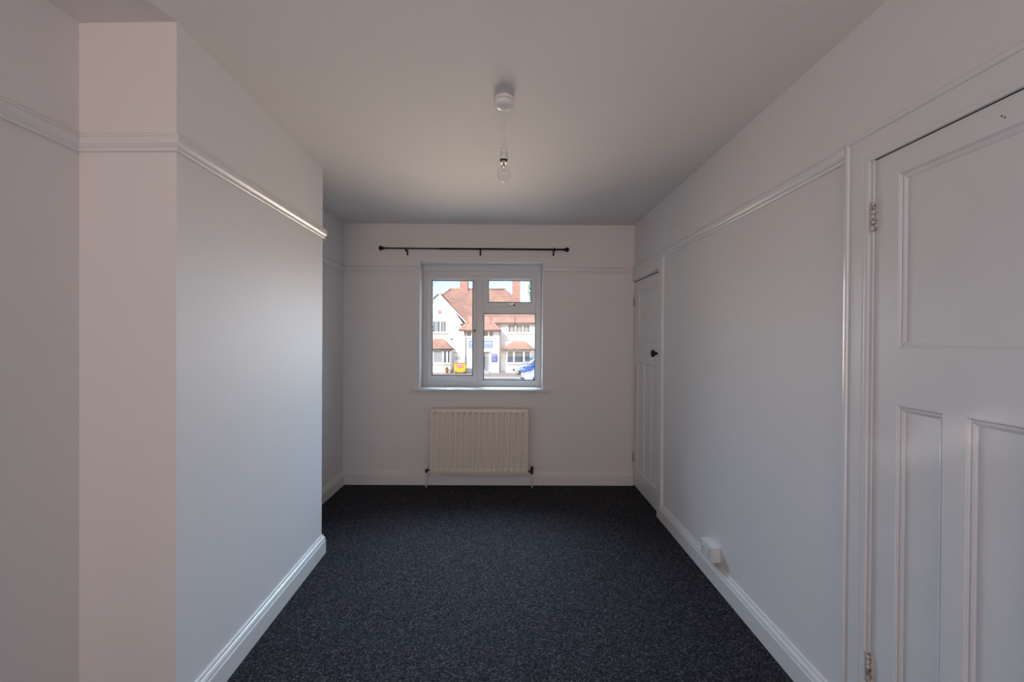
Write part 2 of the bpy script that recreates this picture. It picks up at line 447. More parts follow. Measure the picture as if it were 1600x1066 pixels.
# ------------------------------------------------------------------ doors
def casing(parent, path, prof, name='architrave'):
    """profile (inwards, proud) swept along a (Y,Z) path on the right wall, with mitres"""
    P = [Vector(p) for p in path]
    dirs = [(P[i+1]-P[i]).normalized() for i in range(len(P)-1)]
    nor = [Vector((d.y, -d.x)) for d in dirs]
    vs = []; n = len(prof)
    for i in range(len(P)):
        if i == 0: mm = nor[0]
        elif i == len(P)-1: mm = nor[-1]
        else:
            b = (nor[i-1]+nor[i]).normalized(); mm = b/b.dot(nor[i])
        for (a, b_) in prof:
            q = P[i] + mm*a; vs.append((XR - b_, q.x, q.y))
    fs = []
    for i in range(len(P)-1):
        fs += [(i*n+k, i*n+(k+1) % n, (i+1)*n+(k+1) % n, (i+1)*n+k) for k in range(n)]
    fs += [tuple(range(n)), tuple(range((len(P)-1)*n, len(P)*n))]
    return MB().add(vs, fs).build(name, M_GLOSS, parent)

def panel_leaf(parent, y0, y1, z0, z1, panels, mw=0.02, dep=0.012, face=0.0, th=0.035):
    """door leaf facing -X with holes; each recessed panel and its moulding a sub-part"""
    X = XR + face
    ys = sorted({y0, y1, *[p[0] for p in panels], *[p[1] for p in panels]})
    zs = sorted({z0, z1, *[p[2] for p in panels], *[p[3] for p in panels]})
    leaf = MB()
    def inside(y, z): return any(p[0] < y < p[1] and p[2] < z < p[3] for p in panels)
    for a in range(len(ys)-1):
        for b in range(len(zs)-1):
            if not inside((ys[a]+ys[a+1])/2, (zs[b]+zs[b+1])/2):
                leaf.add([(X, ys[a], zs[b]), (X, ys[a], zs[b+1]), (X, ys[a+1], zs[b+1]), (X, ys[a+1], zs[b])], [(0, 1, 2, 3)])
    leaf.add([(X+th, y0, z0), (X+th, y0, z1), (X+th, y1, z1), (X+th, y1, z0)], [(3, 2, 1, 0)])
    for q in (((y0, z0), (y1, z0)), ((y1, z0), (y1, z1)), ((y1, z1), (y0, z1)), ((y0, z1), (y0, z0))):
        (a, b), (c, d) = q
        leaf.add([(X, a, b), (X, c, d), (X+th, c, d), (X+th, a, b)], [(0, 1, 2, 3)])
    L = leaf.build('door_leaf', M_GLOSS, parent, fixn=False)
    rings = [(0, 0), (0.0, 0.003), (0.12, 0.0035), (0.30, 0.0075), (0.5, 0.0085), (0.55, 0.006), (0.8, 0.0085), (1.0, 0.0115), (1.0, dep)]
    for p in panels:
        mo = MB(); vs = []
        for (t, dd) in rings:
            o = t*mw
            vs += [(X+dd, p[0]+o, p[2]+o), (X+dd, p[1]-o, p[2]+o), (X+dd, p[1]-o, p[3]-o), (X+dd, p[0]+o, p[3]-o)]
        fs = []
        for r in range(len(rings)-1):
            for k in range(4): fs.append((r*4+k, r*4+(k+1) % 4, (r+1)*4+(k+1) % 4, (r+1)*4+k))
        mo.add(vs, fs); mo.build('panel_moulding', M_GLOSS, L)
        o = mw*0.98
        MB().box((X+dep, p[0]+o, p[2]+o), (X+dep+0.008, p[1]-o, p[3]-o)).build('panel', M_GLOSS, L)
    return L

def hinge(parent, y, z, x, hh=0.085):
    s = MB()
    n = 5
    for k in range(n):
        a = z - hh/2 + hh*k/n
        s.lathe((x, y, a+0.0008), (0, 0, 1), [(0, 0.0048), (0.0005, 0.0055), (hh/n-0.0022, 0.0055), (hh/n-0.0016, 0.0048)], 12)
    s.lathe((x, y, z-hh/2), (0, 0, 1), [(0, 0.003), (hh, 0.003)], 8)
    s.lathe((x, y, z+hh/2), (0, 0, 1), [(0, 0.0055), (0.004, 0.005), (0.007, 0.002)], 12)
    s.lathe((x, y, z-hh/2-0.006), (0, 0, 1), [(0, 0.002), (0.003, 0.005), (0.006, 0.0055)], 12)
    s.box((x+0.002, y-0.010, z-hh/2), (x+0.006, y+0.010, z+hh/2))
    return s.build('hinge', M_HINGE, parent)

# near door ------------------------------------------------------------
d1 = empty('door_1', (XR, (ND_Y0+ND_Y1)/2, 0), kind='structure',
           label='large white panelled door at the right edge of the picture')
# lower panels from the photograph
yA = onX(1402, 420, XR).y                     # outer edge of mouldings at the hinge stile
zt0 = onX(1402, 545, XR).z; zt1 = onX(1402, 272, XR).z
zl1 = (onX(1400, 634, XR).z + onX(1508, 652, XR).z)/2
yB_ = onX(1471, 700, XR).y; yC_ = onX(1508, 700, XR).y
pw = yA - yB_; gw = yB_ - yC_
pan = [(yA-3*pw-2*gw, yA, zt0, zt1)] + [(yA-k*(pw+gw)-pw, yA-k*(pw+gw), 0.22, zl1) for k in range(3)]
ND_Y0 = min(ND_Y0, pan[0][0]-0.085)
L1 = panel_leaf(d1, ND_Y0+0.003, ND_Y1-0.002, 0.012, ND_Z-0.009, pan, mw=0.019, face=0.002)
# jamb lining and stop
s = MB()
s.box((XR-0.004, ND_Y1, 0), (XR+0.12, ND_Y1+0.018, ND_Z+0.014)); s.box((XR-0.004, ND_Y0-0.018, 0), (XR+0.12, ND_Y0, ND_Z+0.014))
s.box((XR-0.004, ND_Y0-0.018, ND_Z), (XR+0.12, ND_Y1+0.018, ND_Z+0.016))
s.build('door_jamb', M_GLOSS, d1)
s = MB(); s.box((XR+0.038, ND_Y0, 0), (XR+0.060, ND_Y1, ND_Z)); s.build('door_stop', M_DARK, d1)
cw = NC_OUT - (ND_Y1 + 0.012)
ARCH = [(0, 0), (0, 0.016), (0.004, 0.019), (0.012, 0.020), (0.018, 0.019), (0.0205, 0.0135), (cw*0.5, 0.0125), (cw*0.78, 0.0125), (cw*0.84, 0.0105), (cw*0.9, 0.012),
        (cw, 0.010), (cw, 0)]
zc = RZR + 0.006
casing(d1, [(NC_OUT, 0.0), (NC_OUT, zc), (ND_Y0-0.012-cw, zc), (ND_Y0-0.012-cw, 0.0)][::-1] if False else
       [(ND_Y0-0.012-cw, 0.0), (ND_Y0-0.012-cw, zc), (NC_OUT, zc), (NC_OUT, 0.0)], ARCH)
for (px, py) in ((1364, 340), (1357, 1042)):
    p = onX(px, py, XR)
    hinge(L1, ND_Y1+0.001, p.z, XR-0.004)
s = MB()
for (px, py) in ((1564.5, 181.5), (1569.5, 183.5)):
    p = onX(px, py, XR); s.lathe((XR+0.0012, p.y, p.z), (-1, 0, 0), [(0, 0.0017), (0.001, 0.0017)], 10)
s.build('screw_hole', M_DARK, L1)

MB().box((XR+0.001, ND_Y0, ND_Z-0.0105), (XR+0.034, ND_Y1, ND_Z+0.0005)).build('gap_shade_strip', M_DARK, d1)  # dark strips colour in the shade of the gaps round the leaf
MB().box((XR+0.006, ND_Y1-0.0025, 0.01), (XR+0.034, ND_Y1+0.0005, ND_Z)).build('gap_shade_strip', M_DARK, d1)
# cupboard door ----------------------------------------------------------
d2 = empty('door_2', (XR, (CD_Y0+CD_Y1)/2, 0), kind='structure',
           label='narrow white panelled cupboard door in the far corner with a black knob')
def yx(px, py): return onX(px, py, XR).y
ty0, ty1 = yx(1027, 480), yx(997.3, 480)
pans = [(ty0, ty1, onX(998, 534.5, XR).z, onX(1026.5, 443.3, XR).z)]
zlow = onX(1016, 570, XR).z; zlb = onX(1016, 757, XR).z
lp = [(yx(1002.2, 640), ty1+0.03), (yx(1013.6, 640), yx(1004.6, 640)), (ty0, yx(1015.6, 640))]
pans += [(a, b, zlb, zlow) for a, b in lp]
L2 = panel_leaf(d2, CD_Y0+0.003, CD_Y1-0.003, 0.012, CD_Z-0.004, pans, mw=0.018, face=0.004)
s = MB()
s.box((XR-0.003, CD_Y0-0.016, 0), (XR+0.11, CD_Y0, CD_Z+0.012)); s.box((XR-0.003, CD_Y0-0.016, CD_Z), (XR+0.11, YB, CD_Z+0.014))
s.build('door_jamb', M_GLOSS, d2)
s = MB(); s.box((XR+0.045, CD_Y0, 0), (XR+0.060, YB, CD_Z)); s.build('door_stop', M_DARK, d2)
MB().box((XR+0.003, CD_Y0, CD_Z-0.006), (XR+0.034, CD_Y1, CD_Z+0.0005)).build('gap_shade_strip', M_DARK, d2)  # dark strip drawn for the shade above the cupboard leaf
ca = CD_Y0 - 0.008 - CAS_R
s = MB().box((XR-0.022, CAS_R, 0), (XR, CD_Y0-0.004, RZR-0.056), 0.003); s.build('architrave', M_GLOSS, d2)
s = MB().box((XR-0.016, CD_Y0-0.004, CD_Z+0.010), (XR, YB, RZR-0.058), 0.003)
s.box((XR-0.022, CD_Y0-0.004, CD_Z+0.010), (XR-0.012, YB, CD_Z+0.022), 0.002); s.build('door_head', M_GLOSS, d2)
kp = onX(1023.5, 552.5, XR-0.03)
kp = Vector((XR+0.004, kp.y, kp.z))
s = MB().lathe(kp, (-1, 0, 0), [(0, 0.027), (0.004, 0.027), (0.007, 0.022), (0.014, 0.012), (0.024, 0.009), (0.032, 0.013), (0.040, 0.024), (0.050, 0.029), (0.058, 0.027), (0.064, 0.018), (0.066, 0.004)], 24)
k = s.build('door_knob', M_BLACK, L2); k['label'] = 'black round door knob'
for py in (471, 717):
    p = onX(992, py, XR); hinge(L2, CD_Y1-0.002, p.z, XR-0.003, 0.07)

# ------------------------------------------------------------------ window in view
FY = YB + 0.165                                # face of the frame
def wy(px, py, Y=FY): q = onY(px, py, Y); return (q.x, q.z)
win = empty('window_1', ((WX0+WX1)/2, FY, WZ0), kind='structure',
            label='white two-light window with a small top opener above the radiator')
fx0, fz1 = wy(660.8, 416); fx1, fz0 = wy(844, 605.5)
fx0 = WX0; fx1 = WX1; fz0 = WZ0; fz1 = WZ1
MU0, MU1 = wy(744.2, 515)[0], wy(755, 515)[0]
TR0, TR1 = wy(796, 490)[1], wy(796, 479.3)[1]
iz1 = wy(700, 431)[1]; iz0 = wy(700, 595)[1]
ix0 = wy(667.6, 510)[0]; ix1 = wy(836.6, 510)[0]
D = 0.06
s = MB()
bv = 0.004
s.box((fx0, FY, fz0), (ix0, FY+D, fz1), bv); s.box((ix1, FY, fz0), (fx1, FY+D, fz1), bv)
s.box((ix0, FY, fz0), (ix1, FY+D, iz0), bv); s.box((ix0, FY, iz1), (ix1, FY+D, fz1), bv)
s.box((fx0+0.004, FY-0.012, wy(700, 423.5)[1]), (fx1-0.004, FY+0.01, fz1), 0.002)        # head packer
s.box((fx0+0.002, FY-0.014, fz0), (fx1-0.002, FY+0.01, fz0+0.012), 0.003)
s.build('window_frame', M_UPVC, win)
s = MB().box((MU0, FY-0.002, iz0), (MU1, FY+D, iz1), bv); s.build('mullion', M_UPVC, win)
s = MB().box((MU1, FY-0.002, TR0), (ix1, FY+D, TR1), bv); s.build('transom', M_UPVC, win)

def frame_ring(x0, x1, z0, z1, gx0, gx1, gz0, gz1, ya, yb, bead=0.008):
    """rectangular sash: outer edge to glass edge with a sloping bead"""
    s = MB()
    rs = [(x0, x1, z0, z1, yb), (x0, x1, z0, z1, ya+0.004), (x0+0.004, x1-0.004, z0+0.004, z1-0.004, ya),
          (gx0-bead, gx1+bead, gz0-bead, gz1+bead, ya), (gx0-bead*0.4, gx1+bead*0.4, gz0-bead*0.4, gz1+bead*0.4, ya+0.004), (gx0, gx1, gz0, gz1, ya+0.014), (gx0, gx1, gz0, gz1, yb)]
    vs = []
    for (a, b, c, d, y) in rs: vs += [(a, y, c), (b, y, c), (b, y, d), (a, y, d)]
    fs = []
    for r in range(len(rs)-1):
        for k in range(4): fs.append((r*4+k, r*4+(k+1) % 4, (r+1)*4+(k+1) % 4, (r+1)*4+k))
    s.add(vs, fs); return s
def gasket(gx0, gx1, gz0, gz1, y, t=0.0065):
    s = MB()
    s.box((gx0, y, gz0), (gx0+t, y+0.006, gz1)); s.box((gx1-t, y, gz0), (gx1, y+0.006, gz1))
    s.box((gx0, y, gz0), (gx1, y+0.006, gz0+t)); s.box((gx0, y, gz1-t), (gx1, y+0.006, gz1)); return s
def pane(gx0, gx1, gz0, gz1, y):
    return MB().box((gx0, y, gz0), (gx1, y+0.004, gz1))
YS = FY - 0.012
# left casement
q0 = wy(675.6, 438.4, YS); q1 = wy(738, 586.8, YS)
lg = (q0[0]-0.003, q1[0]+0.003, q1[1]-0.003, q0[1]+0.003)
so = frame_ring(ix0-0.004, MU0+0.004, iz0-0.004, iz1+0.004, *lg, YS, FY+0.05).build('casement_sash', M_UPVC, win)
gasket(*lg, YS+0.013).build('gasket', M_GASKET, so); pane(lg[0], lg[1], lg[2], lg[3], FY+0.02).build('pane', M_GLASS, so)
# top opener
q0 = wy(763.4, 438.4, YS); q1 = wy(829.6, 472.6, YS)
tg = (q0[0]-0.003, q1[0]+0.003, q1[1]-0.003, q0[1]+0.003)
to = frame_ring(MU1-0.004, ix1+0.004, TR1-0.004, iz1+0.004, *tg, YS, FY+0.05).build('top_sash', M_UPVC, win)
gasket(*tg, YS+0.013).build('gasket', M_GASKET, to); pane(*tg, FY+0.02).build('pane', M_GLASS, to)
# fixed light
q0 = wy(755.6, 489.8); q1 = wy(836.2, 595)
bg_ = (q0[0], q1[0], q1[1], q0[1])
fo = frame_ring(bg_[0]-0.012, bg_[1]+0.012, bg_[2]-0.012, bg_[3]+0.012, *bg_, FY-0.004, FY+0.05, 0.006).build('glazing_bead', M_UPVC, win)
gasket(*bg_, FY+0.010).build('gasket', M_GASKET, fo); pane(*bg_, FY+0.02).build('pane', M_GLASS, fo)
# trickle vents
for (a, b) in ((675, 735), (767.5, 826.5)):
    p0 = wy(a, 431.8, YS-0.01); p1 = wy(b, 436.8, YS-0.01)
    s = MB().box((p0[0], YS-0.013, p1[1]), (p1[0], YS, p0[1]), 0.003)
    s.box((p0[0]+0.01, YS-0.0145, p1[1]+0.006), (p1[0]-0.01, YS-0.012, p1[1]+0.009))
    s.build('trickle_vent', M_UPVC, win)
# handles
def whandle(px, py, horiz, parent):
    p = onY(px, py, YS-0.01); h = MB(); k = MB()
    if horiz:
        h.box((p.x-0.032, YS-0.012, p.z-0.009), (p.x+0.02, YS, p.z+0.009), 0.004)
        h.box((p.x-0.045, YS-0.030, p.z-0.006), (p.x+0.012, YS-0.012, p.z+0.006), 0.004)
        k.lathe((p.x+0.012, YS-0.029, p.z), (0, -1, 0), [(0, 0.0085), (0.003, 0.0085), (0.004, 0.006)], 14)
    else:
        h.box((p.x-0.009, YS-0.012, p.z-0.03), (p.x+0.009, YS, p.z+0.03), 0.004)
        h.box((p.x-0.006, YS-0.030, p.z-0.01), (p.x+0.006, YS-0.012, p.z+0.075), 0.004)
        k.box((p.x-0.006, YS-0.034, p.z-0.012), (p.x+0.006, YS-0.028, p.z+0.014), 0.001)
    o = h.build('window_handle', M_UPVC, parent)
    k.build('lock_button', M_BLACK, o)
whandle(741.6, 517, False, so)
whandle(801, 477, True, to)
# window board
sa = onY(640.2, 608.3, YB-0.03); sb = onY(860.5, 612.8, YB-0.03)
s = MB().box((sa.x, YB-0.03, sb.z), (sb.x, YB-0.001, sa.z+0.001), 0.004).box((WX0, YB-0.005, sb.z+0.004), (WX1, FY+0.01, WZ0+0.0015))
s.build('window_sill', mat('satin_sill_paint', (0.70, 0.70, 0.71), 0.55, spec=0.3), win)

# window behind the camera (frame only, an added sheet closes it against the sun)
rw = empty('window_2', ((RX0+RX1)/2, YR-0.1, RZ0), kind='structure', label='wide white window behind the camera')
s = MB()
for x in (RX0, RX0+0.64, RX0+1.3, RX1-0.06): s.box((x, YR-0.14, RZ0), (x+0.06, YR-0.08, RZ1), 0.004)
s.box((RX0, YR-0.14, RZ0), (RX1, YR-0.08, RZ0+0.06), 0.004); s.box((RX0, YR-0.14, RZ1-0.06), (RX1, YR-0.08, RZ1), 0.004)
s.build('window_frame', M_UPVC, rw)
MB().box((RX0, YR-0.20, RZ0), (RX1, YR-0.19, RZ1)).build('sun_block', M_CURT, rw)

sw = empty('added_window', (XL, -1.3, 0.9), kind='structure', label='added white window frame on the solid left wall behind the camera')  # unseen frame and pane, added over solid wall for the side lamp
s = MB()
for y in (-1.85, -1.33, -0.81): s.box((XL, y, 0.9), (XL+0.02, y+0.06, 1.93), 0.003)
s.box((XL, -1.85, 0.9), (XL+0.02, -0.75, 0.96), 0.003).box((XL, -1.85, 1.87), (XL+0.02, -0.75, 1.93), 0.003)
s.build('window_frame', M_UPVC, sw)  # frame of the added window, on solid wall
MB().box((XL, -1.8, 0.95), (XL+0.005, -0.8, 1.88)).build('pane', M_WGLASS, sw)  # pane of the added window, solid wall behind it

# ------------------------------------------------------------------ mounting board, curtain rod
ba = onY(634.5, 380, YB); bb = onY(868, 402, YB)
s = MB().box((ba.x, YB-0.003, bb.z), (bb.x, YB, bb.z+0.085), 0.001)
wall_obj(s.build('trim_9', M_WALL), 'flush painted board behind the curtain rod')
RY = YB - 0.085
ra = onY(595, 387.8, RY); rb = onY(886, 390.2, RY)
rod = empty('curtain_rod', ((ra.x+rb.x)/2, YB, ra.z), 'thin black curtain rod with ball ends above the window', 'curtain rod')
rm = onY(688, 388.7, RY)
s = MB().tube([ra, rm], 0.0064, 12); s.build('inner_tube', M_BLACK, rod)
s = MB().tube([rm - (rb-ra).normalized()*0.005, rb], 0.0085, 12); s.build('outer_tube', M_BLACK, rod)
for p, d in ((ra, -1), (rb, 1)):
    ax = (rb-ra).normalized()*d
    s = MB().lathe(p - ax*0.035, ax, [(0, 0.0085), (0.006, 0.0105), (0.012, 0.0105), (0.018, 0.012), (0.024, 0.018), (0.032, 0.0215), (0.040, 0.0215), (0.048, 0.017), (0.053, 0.009), (0.0545, 0.001)], 20)
    s.build('finial', M_BLACK, rod)
for (bx, by, hookx) in ((636.7, 398.3, 634.5), (750.6, 399, 750.6), (864.7, 399.6, 866.2)):
    pb = onY(bx, by, YB-0.004); pr = onY(hookx, 389.2, RY)
    s = MB()
    s.tube([(pb.x, YB-0.006, pb.z), (pb.x, YB-0.008, pr.z+0.001), (pb.x, YB-0.02, pr.z-0.012), (pr.x, RY+0.02, pr.z-0.018), (pr.x, RY, pr.z-0.012)], [0.0065]*5, 10)
    s.box((pb.x-0.007, YB-0.008, pb.z-0.004), (pb.x+0.007, YB, pr.z+0.006), 0.002)
    s.lathe((pr.x-0.007, RY, pr.z), (1, 0, 0), [(0, 0.0115), (0.014, 0.0115)], 16)
    s.build('bracket', M_BLACK, rod)

# ------------------------------------------------------------------ radiator
RF = YB - 0.105
r0 = onY(671.2, 639.0, RF); r1 = onY(825.7, 741.3, RF)
X0, X1, Z1_, Z0_ = r0.x, r1.x, r0.z, r1.z
rad = empty('radiator', ((X0+X1)/2, YB, 0), 'cream ribbed panel radiator under the window', 'radiator')
def rad_panel(y, sgn, nm):
    n = 16; per = (X1-X0-0.05)/n; bm = MB()
    xs = [X0+0.003]
    for i in range(n):
        c = X0+0.025+per*(i+0.5)
        for o in (-0.42, -0.30, -0.24, -0.16, -0.06, 0.06, 0.16, 0.24, 0.30, 0.42): xs.append(c+o*per)
    xs.append(X1-0.003)
    H_ = Z1_-Z0_
    zs = [0.003, 0.012, 0.030, 0.035, 0.042, 0.052, 0.065, 0.09, 0.15]
    zz = [Z0_+q for q in zs] + [Z1_-q for q in reversed(zs)]
    def dep(x, z):
        i = (x-X0-0.025)/per; f = abs((i % 1) - 0.5) if 0 <= i <= n else 9
        a = max(0, min(1, (0.27-f)/0.11)); a = a*a*(3-2*a)
        e = min(z-Z0_, Z1_-z); b = max(0, min(1, (e-0.032)/0.016)); b = b*b*(3-2*b)
        edge = 0.004 if (e < 0.004 or x < X0+0.004 or x > X1-0.004) else 0
        return 0.0145*a*b + edge
    vs = [(x, y+sgn*dep(x, z), z) for z in zz for x in xs]; W = len(xs)
    fs = [(r*W+c, r*W+c+1, (r+1)*W+c+1, (r+1)*W+c) for r in range(len(zz)-1) for c in range(W-1)]
    bm.add(vs, fs, True)
    return bm
s = rad_panel(RF, 1, 'front')
s.box((X0, RF+0.004, Z0_), (X1, RF+0.006, Z0_+0.004)).box((X0+0.001, RF+0.0035, Z0_+0.001), (X1-0.001, RF+0.016, Z0_+0.012), 0.002)
s.box((X0+0.001, RF+0.0035, Z1_-0.012), (X1-0.001, RF+0.016, Z1_-0.001), 0.002)
s.box((X0+0.001, RF+0.0035, Z0_), (X0+0.010, RF+0.016, Z1_), 0.002).box((X1-0.010, RF+0.0035, Z0_), (X1-0.001, RF+0.016, Z1_), 0.002)
s.box((X0+0.004, RF+0.0190, Z0_+0.004), (X1-0.004, RF+0.022, Z1_-0.004))
s.build('front_panel', M_RAD, rad, fixn=False)
s = MB().box((X0+0.004, RF+0.055, Z0_+0.004), (X1-0.004, RF+0.068, Z1_-0.004), 0.003); s.build('rear_panel', M_RAD, rad)
s = MB()
n = 40
for i in range(n):
    x = X0+0.02+(X1-X0-0.04)*i/(n-1); s.box((x, RF+0.016, Z0_+0.03), (x+0.0012, RF+0.057, Z1_-0.012))
s.build('convector_fin', M_RAD, rad)['kind'] = 'stuff'
for x in (X0+0.14, X1-0.16): MB().box((x, RF+0.066, Z0_+0.02), (x+0.03, YB-0.0005, Z1_-0.05), 0.002).build('wall_bracket', M_RAD, rad)
for (pv, pz, side) in ((666.0, 735.5, -1), (831.3, 737.8, 1)):
    vp = onY(pv, pz, RF+0.025); yv = RF+0.025
    ex = X0 if side < 0 else X1
    v = MB()
    v.lathe((vp.x, yv, vp.z-0.018), (0, 0, 1), [(0, 0.011), (0.006, 0.0125), (0.012, 0.010), (0.020, 0.010), (0.028, 0.013), (0.034, 0.011), (0.036, 0.006)], 14)
    v.tube([(vp.x, yv, vp.z), ((vp.x+ex)/2, yv, vp.z+0.004), (ex+0.004*-side, yv, vp.z+0.008)], [0.007, 0.009, 0.011], 12)
    vo = v.build('valve', M_VALVE, rad); vo['label'] = 'dark brass radiator valve'
    MB().lathe((vp.x, yv, vp.z+0.016), (0, 0, 1), [(0, 0.012), (0.004, 0.014), (0.03, 0.012), (0.036, 0.008)], 14).build('valve_cap', M_PIPE if side < 0 else M_VALVE, vo)
    MB().tube([(vp.x, yv, 0.0), (vp.x, yv, vp.z-0.016)], 0.0078, 12).build('pipe', M_PIPE, rad)

# ------------------------------------------------------------------ socket on the skirting
SX = XR - 0.052
a = onX(1094.4, 841, SX); b = onX(1111.4, 880, SX)
zt = (onX(1094.4, 840.5, SX).z + onX(1111.6, 856, SX).z)/2; zb = (onX(1094.4, 860.5, SX).z + onX(1111, 879.8, SX).z)/2
sock = empty('wall_socket', (XR, (a.y+b.y)/2, zb), 'white double wall socket box mounted on the right skirting', 'socket')
MB().box((XR-0.043, b.y, zb), (XR-0.0005, a.y, zt), 0.002).build('back_box', M_PLASTIC, sock)
fp = MB().box((SX, b.y-0.001, zb-0.001), (XR-0.044, a.y+0.001, zt+0.001), 0.003).build('faceplate', M_PLASTIC, sock)
ym = (a.y+b.y)/2; zm = (zt+zb)/2
for q in (-1, 1):
    yc = ym+q*0.036
    MB().box((SX-0.004, yc-0.008, zm+0.010), (SX+0.001, yc+0.008, zm+0.030), 0.001).build('switch', M_PLASTIC, fp)
    h = MB()
    h.box((SX-0.0008, yc-0.002, zm-0.002), (SX+0.001, yc+0.002, zm+0.006))
    for e in (-1, 1): h.box((SX-0.0008, yc+e*0.011-0.003, zm-0.018), (SX+0.001, yc+e*0.011+0.003, zm-0.014))
    h.build('pin_slots', M_DARK, fp)

# ------------------------------------------------------------------ pendant light
pc = onY(787.3, 150, 2.0); LY = 2.0
# ceiling point whose image is the rose centre
cp = onZ(787.3, 152.5, H); LX, LY = cp.x, cp.y
lamp = empty('pendant_light', (LX, LY, H), 'white ceiling rose with a hanging flex and bare clear bulb', 'pendant light')
s = MB().lathe((LX, LY, H), (0, 0, -1), [(0, 0.043), (0.014, 0.0435), (0.0145, 0.0415), (0.016, 0.0415), (0.0165, 0.0445), (0.030, 0.0445), (0.036, 0.042), (0.043, 0.034), (0.047, 0.022), (0.049, 0.008), (0.054, 0.0055), (0.056, 0.004)], 40)
s.build('ceiling_rose', M_PLASTIC, lamp)
MB().lathe((LX, LY, H-0.0142), (0, 0, -1), [(0, 0.0418), (0.0016, 0.0418)], 32).build('seam_ring', M_DARK, lamp)
def lz(py): return onY(787.3, py, LY).z
zt_, zb_ = lz(232), lz(284.5)
pts = [(LX, LY, H-0.05)]
for i in range(1, 9):
    t = i/8; pts.append((LX+0.003*math.sin(t*3.1)+0.0005, LY, H-0.05-(H-0.05-zt_)*t))
MB().tube(pts, 0.0032, 8).build('flex', M_PLASTIC, lamp)
hb = lz(250.5)
hh = zt_-hb
BX = LX+0.001
s = MB().lathe((BX, LY, zt_+0.004), (0, 0, -1), [(0, 0.006), (0.002, 0.013), (hh*0.42, 0.0145), (hh*0.44, 0.0125), (hh*0.48, 0.0125), (hh*0.50, 0.0165), (hh*0.96, 0.0170), (hh+0.003, 0.0165)], 28)
ho = s.build('lamp_holder', M_PLASTIC, lamp)
MB().lathe((BX, LY, hb+0.002), (0, 0, -1), [(0, 0.0168), (0.003, 0.0172), (0.005, 0.0150)], 28).build('shade_ring', M_DARK, ho)
MB().lathe((BX, LY, hb-0.001), (0, 0, -1), [(0, 0.0125), (0.012, 0.0125), (0.013, 0.012)], 24).build('bulb_cap', M_BRASS, lamp)
bt = hb-0.012; bl = bt-zb_
prof = [(0, 0.0120), (bl*0.10, 0.0125), (bl*0.20, 0.0150), (bl*0.30, 0.0205), (bl*0.42, 0.0262), (bl*0.55, 0.0290), (bl*0.68, 0.0282), (bl*0.80, 0.0240), (bl*0.90, 0.0170), (bl*0.96, 0.0105), (bl*0.99, 0.005), (bl, 0.001)]
MB().lathe((BX, LY, zt_+0.004-hh*0.455), (0, 0, -1), [(0, 0.0128), (0.0022, 0.0128)], 28).build('shade_ring', M_DARK, ho)
bo = MB().lathe((BX, LY, bt), (0, 0, -1), prof, 28).build('bulb', M_BULB, lamp)
s = MB().lathe((BX, LY, bt), (0, 0, -1), [(0, 0.006), (0.016, 0.004), (0.02, 0.0025)], 10)
s.tube([(BX, LY, bt-0.018), (BX-0.01, LY, bt-0.03)], 0.0005, 5).tube([(BX, LY, bt-0.018), (BX+0.01, LY, bt-0.03)], 0.0005, 5)
s.tube([(BX-0.01, LY, bt-0.03), (BX-0.004, LY, bt-0.033), (BX+0.004, LY, bt-0.033), (BX+0.01, LY, bt-0.03)], 0.0006, 5)
s.build('filament', M_CHROME, bo)
# faint round patch of filler in the ceiling
MB().lathe((LX+0.03, LY+0.005, H), (0, 0, -1), [(0, 0.112), (0.0004, 0.085)], 64, smooth=False).build('filler_patch', M_CEIL, bpy.data.objects['ceiling'])

# ================================================================== outside
GZ = -1.90                                     # level of the street below
YW, YC, YBAY = 44.0, 43.3, 43.1                # wing walls, centre wall, bay fronts
g = MB().box((-60, 38.6, GZ-0.3), (60, 120, GZ)).build('ground', M_DRIVE)
tag(g, 'pale sunlit forecourt in front of the white house', kind='structure')
g = MB().box((-60, 5.2, GZ-0.32), (60, 38.6, GZ-0.1)).build('road', M_ROAD)
tag(g, 'grey road between the two houses', kind='structure')
g = MB().box((-60, 38.45, GZ-0.3), (60, 38.6, GZ+0.0)).build('kerb', M_KERB); tag(g, 'pale kerb along the far side of the road', kind='structure')

def P(px, py, Y): return onY(px, py, Y)
hx = P(750, 584, YW).x
house = empty('house', (hx, YW, GZ), 'white rendered house with red clay tiled roof across the road', 'house')
def wallbox(x0, x1, ztop, y, depth=6.0, name='wall', m=M_RENDER):
    return MB().box((x0, y, GZ), (x1, y+depth, ztop)).build(name, m, house)
# left gable wing
gx_peak = P(684.8, 458.8, YW); ge = P(731, 508, YW); gl = P(640, 500, YW)
dx = ge.x - gx_peak.x
poly = [(gx_peak.x-dx*1.25, YW, GZ), (P(724.5, 540, YW).x, YW, GZ), (P(724.5, 505.5, YW).x, YW, P(724.5, 507, YW).z), (P(707, 484, YW).x, YW, P(707, 482.5, YW).z), (gx_peak.x, YW, gx_peak.z), (gx_peak.x-dx*1.25, YW, ge.z)]
MB().prism(poly, (0, 8, 0)).build('gable_wall', M_RENDER, house)
